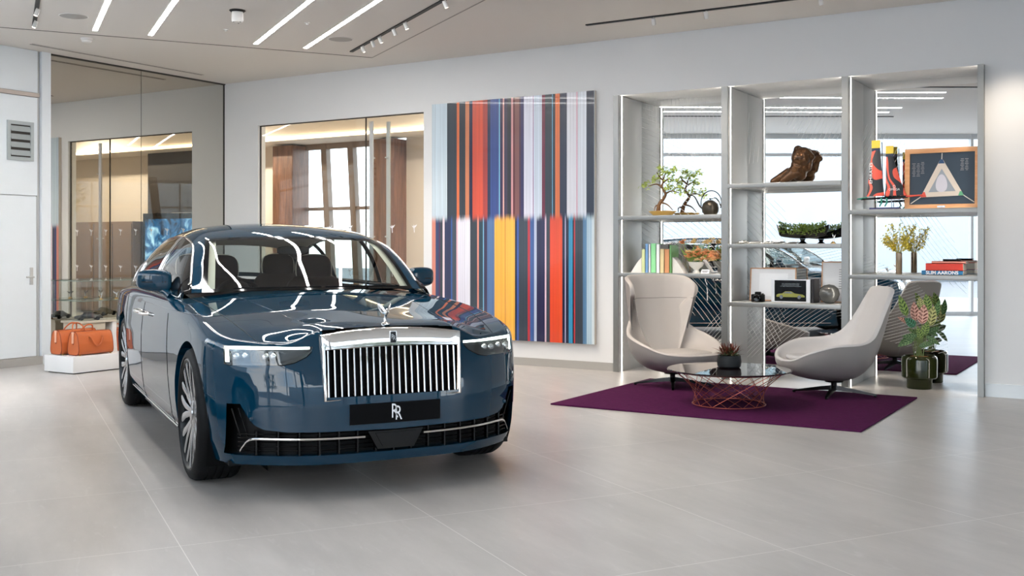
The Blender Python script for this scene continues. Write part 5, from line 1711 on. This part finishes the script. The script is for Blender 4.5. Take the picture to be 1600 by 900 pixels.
bk = [(-4.885, .042, .255, (206, 214, 160), 'pale yellow green book, leftmost of the upright row'), (-4.842, .038, .315, (120, 160, 205), 'tall blue book between the yellow green and white books'), (-4.803, .026, .312, (232, 234, 232), 'slim white book between the blue and mint green books'),
      (-4.776, .062, .318, (150, 222, 160), 'thick mint green book with dark lettering on its spine'), (-4.713, .042, .310, (244, 246, 244), 'white book with black edges right of the mint green book'), (-4.668, .050, .258, (228, 206, 156), 'cream book beside the white one with black edges'),
      (-4.616, .058, .256, (214, 150, 104), 'peach coloured book behind the white bookend'), (-4.556, .022, .300, (122, 176, 112), 'green book at the right end of the upright row')]
for x, th, h, col, lb in bk:
    book(lb, (x, 10.62, zl), th-.001, h, .20, col)
# grey box lying above the shorter books
o = MB().box(0, .085, 0, .17, 0, .050, bev=.002).build('keepsake_box', mat('box_grey', srgb(104, 102, 98), .5), None, 30); place(o, (-4.662, 10.635, zl+.260)); tag(o, 'small dark grey box lying on top of the cream and peach books', 'box')
def bookend(label, x, s):
    rows = []
    for u in np.linspace(0, 1, 12):
        w = .15*(1-u)**.8
        rows.append([(x, 10.64, zl+.17*u), (x+s*w, 10.64, zl+.17*u), (x+s*w, 10.76, zl+.17*u), (x, 10.76, zl+.17*u), (x, 10.64, zl+.17*u)])
    m = MB(); m.grid(rows); m.add(rows[0][:4], [(0, 1, 2, 3)])
    o = m.build('wedge_bookend', MATS['white_ceramic'], None, 40); tag(o, label, 'bookend', 'white bookends')
bookend('white curved bookend left of the upright books', -4.889, -.12*8.0*1.0 if False else -.9)
bookend('white curved bookend right of the upright books', -4.531, .9)
# orange flowers in pedestal bowl
fb = thing('flower_bowl', 'white pedestal bowl full of orange and yellow flowers beside the books', 'flower arrangement', (-4.29, 10.72, zl))
m = MB(); m.lathe([(0, 0), (.042, 0), (.038, .01), (.028, .03), (.034, .045), (.070, .075), (.088, .12), (.082, .118), (.05, .08), (0, .07)], 36, cap=False); m.build('pedestal_bowl', MATS['white_ceramic'], fb, 40)
mat('petal_orange', srgb(255, 204, 156), .6, var=.12, vscale=10); mat('petal_yellow', srgb(255, 236, 186), .6, var=.12, vscale=10); mat('flower_stem', srgb(150, 176, 96), .6)
rnd = random.Random(21)
def blossom(mb, c, r):
    for q in range(6):
        a = q*PI/3+rnd.random(); el = rnd.uniform(.1, .9)
        leaf(mb, c, (math.cos(a)*math.cos(el), math.sin(a)*math.cos(el)-.3, math.sin(el)), (0, -.4, 1), r, r*.8, .4, 3)
mo_, my_, ms_ = MB(), MB(), MB()
for i in range(95):
    x = rnd.uniform(-.14, .22); z = .17+.10*(1-abs(x-.04)/.2)*rnd.random()+rnd.uniform(-.05, .03); y = rnd.uniform(-.07, .08)
    (mo_ if rnd.random() < .58 else my_)
    blossom(mo_ if (x > .05 and z > .17) or rnd.random() < .4 else my_, (x, y, z), .034)
for sx, sz in ((-.16, .33), (-.03, .34), (.10, .33), (.17, .35)):
    ms_.tube([(sx*.2, 0, .1), (sx*.7, 0, .24), (sx, 0, sz)], .003, 5)
    for i in range(5): blossom(mo_ if sx < -.1 else my_, (sx+rnd.uniform(-.02, .02), rnd.uniform(-.02, .02), sz+rnd.uniform(-.02, .02)), .034)
for i in range(10): leaf(ms_, (rnd.uniform(-.1, .1), 0, .12), (rnd.uniform(-1, 1), 0, 1), (0, -1, 0), .2, .03, .1, 5)
mo_.build('orange_blossoms', MATS['petal_orange'], fb, 60); my_.build('yellow_blossoms', MATS['petal_yellow'], fb, 60); ms_.build('flower_stems', MATS['flower_stem'], fb, 60)
cd = MB().box(-.045, .045, -.003, .0, 0, .045).build('label_card', MATS['white_plastic']); place(cd, (-4.13, 10.56, zl)); cd.rotation_euler = (-.5, 0, 0)
tag(cd, 'tiny white label card with two lines of print by the flower bowl', 'card')
for k in range(2):
    MB().box(-.036+.008*k, .034-.008*k, -.0042, -.0028, .026-.013*k, .031-.013*k).build('printed_line', MATS['black_plastic'], cd)

# bronze torso: blended masses
def blend(name, blobs, mt, parent, voxel=.006, smooth=3):
    m = MB()
    for b in blobs:
        if len(b) == 2: m.ico(b[0], b[1], 3)
        elif len(b) == 3: m.ico(b[0], b[1], 3, b[2])
        else: m.tube([b[0], b[1]], [b[2], b[3]], 14); m.ico(b[0], b[2], 2); m.ico(b[1], b[3], 2)
    o = m.build(name, mt, parent, 60)
    r = o.modifiers.new('blend', 'REMESH'); r.mode = 'VOXEL'; r.voxel_size = voxel; r.use_smooth_shade = True
    s = o.modifiers.new('soft', 'SMOOTH'); s.factor = .6; s.iterations = smooth
    bpy.context.view_layer.update()
    me = bpy.data.meshes.new_from_object(o.evaluated_get(bpy.context.evaluated_depsgraph_get())); me.name = name
    o.modifiers.clear(); o.data = me; me.shade_smooth()
    return o
tt = thing('bronze_torso', 'bronze headless torso sculpture on the top middle shelf', 'sculpture', (-3.53, 10.90, Zs(1, 'top')))
blend('torso_figure', [((.03, -.02, .036), (.20, -.01, .125), .034, .055), ((.15, -.06, .040), (.26, -.05, .115), .040, .058), ((.26, -.02, .125), .075, (1.1, 1.1, .95)), ((.285, 0, .195), .070, (1.05, 1.1, 1.1)), ((.315, 0, .27), .086, (1.15, 1.2, 1.1)), ((.30, .04, .18), .080, (1.1, 1.1, 1.2)),
    ((.28, -.055, .285), .030), ((.335, -.06, .265), .030), ((.325, .0, .325), .068, (1.4, 1.15, .85)), ((.285, 0, .362), .040, (1.1, 1.1, 1.0)), ((.36, -.01, .335), (.42, .03, .28), .045, .032), ((.40, .04, .27), (.38, .05, .16), .030, .028),
    ((.29, .02, .10), .07, (1.1, 1.0, 1.0))], MATS['bronze'], tt)
# low green planter
gp = thing('boat_planter', 'low dark boat-shaped planter with clipped green foliage on the middle shelf', 'plant', (-3.15, YS, Zs(1, 'middle')))
m = MB(); rows = []
for s in np.linspace(-1, 1, 21):
    w = .062*(1-abs(s)**2.2)+.004; zz = .03+.075*abs(s)**2; rows.append([(s*.27, -w, zz+.09), (s*.24, -w*.6, .055+zz*.3), (s*.22, 0, .042+zz*.3), (s*.24, w*.6, .055+zz*.3), (s*.27, w, zz+.09)])
m.grid(rows); m.lathe([(.03, .05), (.02, .025), (.05, .0), (0, 0)], 20, cap=False); m.build('boat_bowl', MATS['black_gloss'], gp, 50)
m = MB(); rnd = random.Random(31)
for i in range(1100):
    s = rnd.uniform(-1, 1); x = s*.235; w = .055*(1-abs(s)**2)+.012
    hh = rnd.random(); leaf(m, (x, rnd.uniform(-w, w)*(1.25-.5*hh)-.012, .085+hh*.10+.03*abs(s)**2), (rnd.uniform(-1, 1), rnd.uniform(-1, .6), rnd.uniform(-.2, 1.2)), (0, -.3, 1), .030, .017, .2, 2)
m.build('foliage', mat('moss_green', srgb(140, 164, 80), .7, var=.35, vscale=14), gp, 60)
# silver ornament
so_ = thing('silver_ornament', 'low sleek silver ornament lying on the middle shelf, left of the green planter', 'ornament', (-3.65, 10.66, Zs(1, 'middle')))
for k, (x, L, h) in enumerate(((-.11, .13, .035), (.02, .14, .03), (.17, .16, .026))):
    rows = []
    for s in np.linspace(-1, 1, 11):
        r = h/2*(1-abs(s)**2.5)+.0015
        rows.append([(x+s*L/2+.02*math.sin(a), r*2.0*math.cos(a), h/2+r*math.sin(a)) for a in np.linspace(0, 2*PI, 13)])
    MB().grid(rows).build('polished_segment', MATS['chrome'], so_, 60)
f_ = figurine('silver winged figurine on the middle shelf, right of the green planter', (-2.82, 10.66, Zs(1, 'middle')), 1.0); f_['group'] = ''; del f_['group']

def frame(name, label, loc, w, h, fw, mt_frame, mt_in, lean=.10, th=.018, rz=0):
    t = thing(name, label, 'picture frame', loc, rz)
    t.rotation_euler = (-lean, 0, rz)
    m = MB()
    m.box(0, w, -th, 0, 0, fw); m.box(0, w, -th, 0, h-fw, h); m.box(0, fw, -th, 0, fw, h-fw); m.box(w-fw, w, -th, 0, fw, h-fw)
    m.build('frame_moulding', mt_frame, t)
    m = MB(); m.box(fw*.9, w-fw*.9, -th*.5, -.001, fw*.9, h-fw*.9); m.build('mount', mt_in, t)
    return t
zz = Zs(1, 'lowest')
wood_mat('oak', srgb(196, 142, 100), srgb(222, 172, 128), .45, sx=0, sc=20)
mat('mount_white', srgb(236, 236, 238), .5)
f1 = frame('framed_picture', 'thin oak frame with a blank white mount standing behind the camera', (-3.745, 10.86, zz), .49, .345, .010, MATS['oak'], MATS['mount_white'])
m = MB(); m.box(.10, .40, -.0115, -.009, .05, .29); m.build('white_print', mat('print_white', srgb(248, 248, 250), .3), f1)
f2 = frame('framed_picture', 'tall thin oak frame with columns of small print, behind the dark sphere', (-3.005, 10.90, zz), .305, .415, .009, MATS['oak'], MATS['mount_white'])
mat('print_grey', srgb(140, 140, 144), .6)
for ci in range(2):
    for r_ in range(9):
        MB().box(.175+ci*.055, .220+ci*.055-.006*(r_ % 3), -.0102, -.0088, .33-.024*r_, .337-.024*r_).build('printed_line', MATS['print_grey'], f2)
# camera
cm = thing('photo_camera', 'black photo camera on the lowest middle shelf, in front of the white frame', 'camera', (-3.575, 10.62, zz))
m = MB(); m.box(-.066, .066, -.03, .03, 0, .078, bev=.008); m.box(-.028, .028, -.028, .022, .074, .104, bev=.008); m.build('camera_body', MATS['black_plastic'], cm, 40)
m = MB(); m.lathe([(.034, 0), (.036, .02), (.038, .022), (.038, .05), (.032, .052), (.030, .045), (0, .040)], 30, basis((.01, -.03, .042), (1, 0, 0), (0, 0, 1), (0, -1, 0)), cap=False); m.build('lens', MATS['black_gloss'], cm, 40)
m = MB(); m.lathe([(.012, .078), (.012, .088), (0, .089)], 16, Matrix.Translation((.048, 0, 0)), cap=False); m.build('shutter_dial', MATS['gunmetal'], cm, 40)
# picture block with a car drawing
pb = thing('picture_block', 'white boxed picture of an olive gold car on black, beside the camera', 'picture', (-3.45, 10.66, zz))
m = MB(); m.box(0, .40, 0, .07, 0, .235, bev=.002); m.build('box_body', MATS['white_plastic'], pb, 30)
m = MB(); m.box(.035, .36, -.002, .0, .012, .225); m.build('black_panel', MATS['badge_dark'], pb)
car_poly = [(.055, .055), (.055, .075), (.075, .086), (.115, .090), (.145, .112), (.205, .113), (.245, .092), (.325, .082), (.345, .070), (.345, .055)]
MB().prism([(x, z) for x, z in car_poly], 0, .0012, basis((0, -.0021, 0), (1, 0, 0), (0, 0, 1), (0, -1, 0))).build('printed_car', mat('olive_gold', srgb(150, 150, 70), .4), pb)
MB().prism([(.125, .091), (.148, .107), (.200, .108), (.228, .092)], 0, .0018, basis((0, -.0021, 0), (1, 0, 0), (0, 0, 1), (0, -1, 0))).build('printed_window', MATS['silver'], pb)
for x in (.105, .290):
    MB().lathe([(.019, 0), (.019, .002), (0, .002)], 20, basis((x, -.0024, .055), (1, 0, 0), (0, 0, 1), (0, -1, 0)), cap=False).build('printed_wheel', MATS['silver'], pb, 30)
for k in range(3):
    MB().box(.11-.02*(k == 2), .29+.02*(k == 2), -.0032, -.0018, .188-.013*k, .192-.013*k).build('printed_line', MATS['silver'], pb)
bk_ = book('dark book standing upright at the right end of the boxed picture', (-3.04, 10.66, zz), .03, .24, .19, (40, 36, 38), group=None)
sp2 = MB(); sp2.lathe([(0, 0), (.04, .004), (.085, .04), (.104, .095), (.088, .15), (.05, .182), (0, .192)], 40, cap=False)
o = sp2.build('dark_sphere', mat('slate_sphere', srgb(92, 92, 90), .25, .3), None, 60); place(o, (-2.86, 10.66, zz)); tag(o, 'polished dark grey round stone ornament on the lowest middle shelf', 'ornament')

# model yacht
zu = Zs(2, 'upper')
yt = thing('model_yacht', 'model racing yacht with red and black sails on a navy stand', 'model boat', (-2.34, 10.70, zu))
m = MB(); m.box(-.13, .15, -.05, .05, 0, .022, bev=.002); m.build('stand_board', mat('navy', srgb(44, 48, 96), .4), yt, 30)
m = MB(); m.tube([(-.07, 0, .022), (-.07, 0, .10)], .004, 8); m.tube([(.07, 0, .022), (.07, 0, .10)], .004, 8); m.build('stand_rods', MATS['silver'], yt, 40)
mat('yacht_black', srgb(28, 32, 36), .3); mat('yacht_red', srgb(222, 84, 66), .35); mat('yacht_teal', srgb(36, 140, 120), .35); mat('yacht_yellow', srgb(230, 200, 76), .5)
m = MB(); rows = []
for s in np.linspace(-1, 1, 17):
    w = .034*(1-abs(s)**3)+.003
    rows.append([(s*.225, -w, .125+.01*s), (s*.22, -w*.5, .105+.006*s), (s*.22, w*.5, .105+.006*s), (s*.225, w, .125+.01*s), (s*.225, -w, .125+.01*s)])
m.grid(rows); m.build('hull', MATS['yacht_black'], yt, 50)
m = MB(); m.tube([(.16, 0, .125), (.36, 0, .135)], [.012, .006], 8); m.build('bowsprit', MATS['yacht_red'], yt, 50)
m = MB()
for dx in (-.02, .03):
    m.tube([(dx, -.03, .11), (dx+.01, -.06, .07), (dx-.015, -.03, .035)], [.009, .008, .006], 8)
m.tube([(-.26, 0, .11), (-.16, 0, .118)], [.004, .014], 8)
m.build('foil', MATS['yacht_teal'], yt, 50)
def sail_mat(name, seed):
    mm = bpy.data.materials.new(name); mm.use_nodes = True; nt = mm.node_tree; b = nt.nodes['Principled BSDF']
    tc = N(nt, 'ShaderNodeTexCoord'); mp = N(nt, 'ShaderNodeMapping'); mp.inputs['Location'].default_value = (seed, 0, seed)
    w = N(nt, 'ShaderNodeTexWave'); w.inputs['Scale'].default_value = 1.4; w.inputs['Distortion'].default_value = 9; w.inputs['Detail'].default_value = 1; w.inputs['Detail Scale'].default_value = 2.2
    rp = N(nt, 'ShaderNodeValToRGB'); rp.color_ramp.interpolation = 'CONSTANT'; e = rp.color_ramp.elements; e[0].color = srgb(34, 38, 44); e[0].position = 0; e[1].position = .24; e[1].color = srgb(230, 92, 72); k = e.new(.86); k.color = srgb(60, 60, 64)
    nt.links.new(tc.outputs['Object'], mp.inputs[0]); nt.links.new(mp.outputs[0], w.inputs['Vector']); nt.links.new(w.outputs['Fac'], rp.inputs[0]); nt.links.new(rp.outputs[0], b.inputs['Base Color']); b.inputs['Roughness'].default_value = .4; return mm
def sail(name, foot0, foot1, head0, head1, z0, z1, mt, belly=.02):
    m = MB(); rows = []; back = []
    for i in range(13):
        t = i/12; a = foot0+(head0-foot0)*t; b = foot1+(head1-foot1)*t**.8
        rows.append([(a+(b-a)*s, -.004-belly*math.sin(PI*s)*(1-t*.5), z0+(z1-z0)*t) for s in np.linspace(0, 1, 7)])
        back.append([(p[0], p[1]+.004, p[2]) for p in rows[-1]])
    m.grid([r+bk2[::-1]+[r[0]] for r, bk2 in zip(rows, back)])
    return m.build(name, mt, yt, 50)
s1_ = sail('mainsail', -.165, .005, -.115, -.035, .135, .58, sail_mat('sail_red_swirl', .3))
s2_ = sail('jib', .015, .215, .02, .085, .135, .52, sail_mat('sail_red_swirl_small', 2.1))
for nm_, x0, x1, z in (('sail_tip', -.115, -.035, .605), ('sail_tip', .018, .090, .545)):
    MB().box(x0, x1, -.012, -.004, z, z+.075).build(nm_, MATS['yacht_yellow'], yt)
    MB().box(x0, x1, -.011, -.005, z-.03, z).build('sail_band', mat('band_navy' if 'band_navy' not in MATS else 'band_navy_b', srgb(44, 54, 78), .4), yt)
m = MB(); m.tube([(-.012, 0, .13), (-.02, 0, .66)], .004, 8); m.build('mast', MATS['yacht_black'], yt, 50)
text_mesh('sail_lettering', 'EMIRATES', .038, MATS['white_plastic'], yt, basis((-.118, -.0265, .36), (0, 0, 1), (-1, 0, 0), (0, -1, 0)), .0008, 1.25)
text_mesh('sail_lettering', '\u03a9', .035, MATS['white_plastic'], yt, basis((.10, -.0265, .222), (1, 0, 0), (0, 0, 1), (0, -1, 0)), .0008)
text_mesh('sail_lettering', 'OMEGA', .030, MATS['white_plastic'], yt, basis((.10, -.0265, .195), (1, 0, 0), (0, 0, 1), (0, -1, 0)), .0008)

# framed triangle
wood_mat('maple', srgb(226, 158, 102), srgb(242, 184, 132), .4, sx=0, sc=16)
tf = frame('framed_sail_trophy', 'large honey wood frame holding a pale triangular sail corner on navy', (-2.16, 10.78, zu), .675, .585, .045, MATS['maple'], mat('slate_navy', srgb(44, 60, 76), .35), lean=.05, th=.035)
def flat(poly, y, th, nm_, mt): return MB().prism(poly, 0, th, basis((0, y, 0), (1, 0, 0), (0, 0, 1), (0, -1, 0))).build(nm_, mt, tf)
mat('sail_cloth', srgb(216, 204, 192), .6); mat('sail_grey', srgb(150, 158, 168), .6); mat('pale_lilac', srgb(206, 204, 214), .5)
T0, T1, T2 = (.145, .115), (.535, .125), (.335, .475)
flat([T0, T1, (.345, .475), (.322, .475)], -.020, .008, 'triangle_cloth', MATS['sail_cloth'])
def lerp3(a, b, c, m_): 
    g = ((a[0]+b[0]+c[0])/3, (a[1]+b[1]+c[1])/3); return [(g[0]+(p[0]-g[0])*m_, g[1]+(p[1]-g[1])*m_) for p in (a, b, c)]
flat(lerp3(T0, T1, T2, .62), -.0285, .001, 'triangle_print', MATS['sail_grey'])
flat([(.335+.052*math.cos(t), .225+.085*math.sin(t)*(1+.25*math.sin(t))) for t in np.linspace(0, 2*PI, 28, endpoint=False)], -.0298, .001, 'oval_print', MATS['pale_lilac'])
flat([T0, (.20, .117), (.185, .165), (.170, .165)], -.0285, .001, 'red_corner', MATS['yacht_red'])
flat([(.485, .124), T1, (.515, .165), (.498, .165)], -.0285, .001, 'green_corner', mat('jade', srgb(96, 168, 128), .5))
flat([(.305, .435), (.362, .435), (.345, .475), (.322, .475)], -.0285, .001, 'blue_corner', mat('denim', srgb(52, 84, 124), .5))
for a_, b_2 in (((.335, -.024, .47), (.337, -.024, .535)), ((.15, -.024, .12), (.055, -.024, .055)), ((.53, -.024, .128), (.625, -.024, .060))):
    MB().tube([a_, b_2], .0045, 6).build('rope', MATS['white_ceramic'], tf, 50)
MB().box(.30, .37, -.038, -.035, .012, .030).build('name_plaque', MATS['silver'], tf)
for cx_, n_, z0 in ((.085, 9, .44), (.125, 9, .44), (.165, 8, .45), (.52, 8, .47), (.56, 8, .47)):
    for r_ in range(n_):
        w_ = .012+.004*((r_*7+int(cx_*100)) % 3); MB().box(cx_-w_, cx_+w_*.6, -.0195, -.0178, z0-.015*r_, z0-.015*r_+.006).build('printed_line', MATS['print_grey'], tf)

# vase of yellow blossom
zl2 = Zs(2, 'lower')
vs_ = thing('flower_vase', 'slim bronze cylinder vase of small yellow blossom in the right bay', 'flower arrangement', (-2.205, 10.72, zl2))
m = MB(); m.lathe([(0, 0), (.028, 0), (.030, .004), (.030, .205), (.027, .208), (.026, .19), (0, .19)], 30, cap=False); m.build('vase', mat('vase_bronze', srgb(150, 132, 112), .25, .7), vs_, 40)
my_, ms_ = MB(), MB(); rnd = random.Random(41)
for i in range(26):
    tx = rnd.uniform(-.15, .19); tz = .36+rnd.uniform(-.04, .15)-abs(tx)*.3; ty = rnd.uniform(-.07, .07)
    ms_.tube([(0, 0, .18), (tx*.5, ty*.5, .18+(tz-.18)*.6), (tx, ty, tz)], .0018, 4)
    for k in range(26):
        u = rnd.uniform(.35, 1.05); b = Vector((tx*u, ty*u, .18+(tz-.18)*u))+Vector((rnd.uniform(-.014, .014), rnd.uniform(-.014, .014), rnd.uniform(-.014, .014)))
        leaf(my_ if rnd.random() < .8 else ms_, b, (rnd.uniform(-1, 1), rnd.uniform(-1, 1), rnd.uniform(-1, 1)), (0, -.3, 1), .024, .020, .1, 2)
my_.build('yellow_blossoms', mat('blossom_yellow', srgb(255, 238, 110), .6, var=.12), vs_, 60); ms_.build('twigs', mat('twig', srgb(196, 186, 100), .7), vs_, 60)
# stacked books
st1 = book('blue spined book with white lettering at the bottom of the lying stack', (-1.975, 10.60, zl2), .040, .365, .26, (30, 110, 160), lying=True, group='lying book stack', title='SLIM AARONS', tsize=.046, bold=.0012)
st2 = book('thick red book in the middle of the lying stack', (-1.940, 10.61, zl2+.0408), .068, .33, .24, (212, 58, 40), lying=True, group='lying book stack')
st3 = book('thin cream and red book on top of the lying stack', (-1.89, 10.63, zl2+.1096), .020, .30, .20, (226, 150, 130), lying=True, group='lying book stack')
o = MB().box(-.075, .075, -.05, .05, 0, .018, bev=.005).build('eyeglasses_case', MATS['black_plastic'], None, 40); place(o, (-1.72, 10.70, zl2+.1304)); tag(o, 'small flat dark case lying on top of the book stack', 'case')

for n_ in ('petal_orange', 'petal_yellow', 'blossom_yellow', 'bonsai_leaf', 'moss_green', 'flower_stem'): thin_leaf(n_)
# ================================================================ SECOND CAR AND THE OUTSIDE (seen in mirrors and paint)
mat('paint_silver', srgb(214, 218, 220), .3, .35, coat=1.0)
car2 = dup(car, label='pale silver saloon car parked along the windows, seen only in the mirrors')
a = PQ(-1.42, 5.0); place(car2, (a.x, a.y, 0), -0.5603)
def repaint(o):
    for s in o.material_slots:
        if s.material == MATS['paint_teal']:
            s.link = 'OBJECT'; s.material = MATS['paint_silver']
    for c in o.children: repaint(c)
repaint(car2)
g = MB(); g.box(-90, 90, -90, 60, -.6, -.10)
structure(g, 'ground', mat('asphalt', srgb(118, 118, 120), .9, var=.1, vscale=2))
mat('cladding', srgb(176, 184, 190), .5, var=.05, vscale=1); mat('facade_glass', srgb(70, 100, 124), .08, .3); mat('hedge_green', srgb(70, 92, 56), .9, var=.4, vscale=3, bump=1.0, bscale=6)
def building(label, loc, rz, w, d, h, nf, nw, mt):
    t = thing('office_building', label, 'building', loc, rz)
    m = MB(); m.box(-w/2, w/2, -d/2, d/2, -.12, h, bev=.15); m.build('facade', MATS[mt], t, 30)
    m = MB(); m.box(-w/2-.3, w/2+.3, -d/2-.3, d/2+.3, h, h+.4); m.build('roof_edge', MATS['metal_light'], t)
    for i in range(nf):
        for j in range(nw):
            x0 = -w/2+w*(j+.12)/nw; x1 = -w/2+w*(j+.88)/nw; z0 = h*(i+.25)/nf; z1 = h*(i+.8)/nf
            MB().box(x0, x1, d/2-.0, d/2+.04, z0, z1).build('window', MATS['facade_glass'], t)
a = PQ(2, -34); building('long grey clad office building across the road, reflected in the bonnet', (a.x, a.y, 0), math.atan2(.8428, .538)+PI, 46, 10, 6.5, 2, 12, 'cladding')
a = PQ(-32, 6); building('pale office block beyond the window wall, seen in the shelving mirrors', (a.x, a.y, 0), math.atan2(.538, -.8428)+0, 30, 10, 8.0, 3, 8, 'cladding')
def tree(loc, s, label):
    t = thing('street_tree', label, 'tree', loc, 0, 'street trees outside the windows')
    m = MB(); m.tube([(0, 0, 0), (.05, 0, 1.5*s), (0, .05, 3*s)], [.12, .09, .05], 8); m.build('trunk', MATS['bonsai_bark'], t, 60)
    m = MB(); r_ = random.Random(int(s*100))
    for i in range(900):
        v = Vector((r_.gauss(0, 1), r_.gauss(0, 1), r_.gauss(0, 1))).normalized()*r_.random()**.4*1.5*s
        leaf(m, Vector((0, 0, 3.6*s))+v, (r_.uniform(-1, 1), r_.uniform(-1, 1), r_.uniform(-.5, 1)), (0, 0, 1), .30, .2, .2, 2)
    m.build('crown', MATS['hedge_green'], t)
for i, (p, q, s) in enumerate(((-16, 24, 1.0), (-20, -14, 1.2), (4, -20, 1.1), (12, -22, 1.3))):
    tree(PQ(p, q, -.1), s, ['leafy street tree beyond the window wall, the nearer one', 'taller leafy street tree beyond the window wall, further along', 'leafy street tree across the road ahead of the car', 'largest leafy street tree across the road ahead of the car'][i])
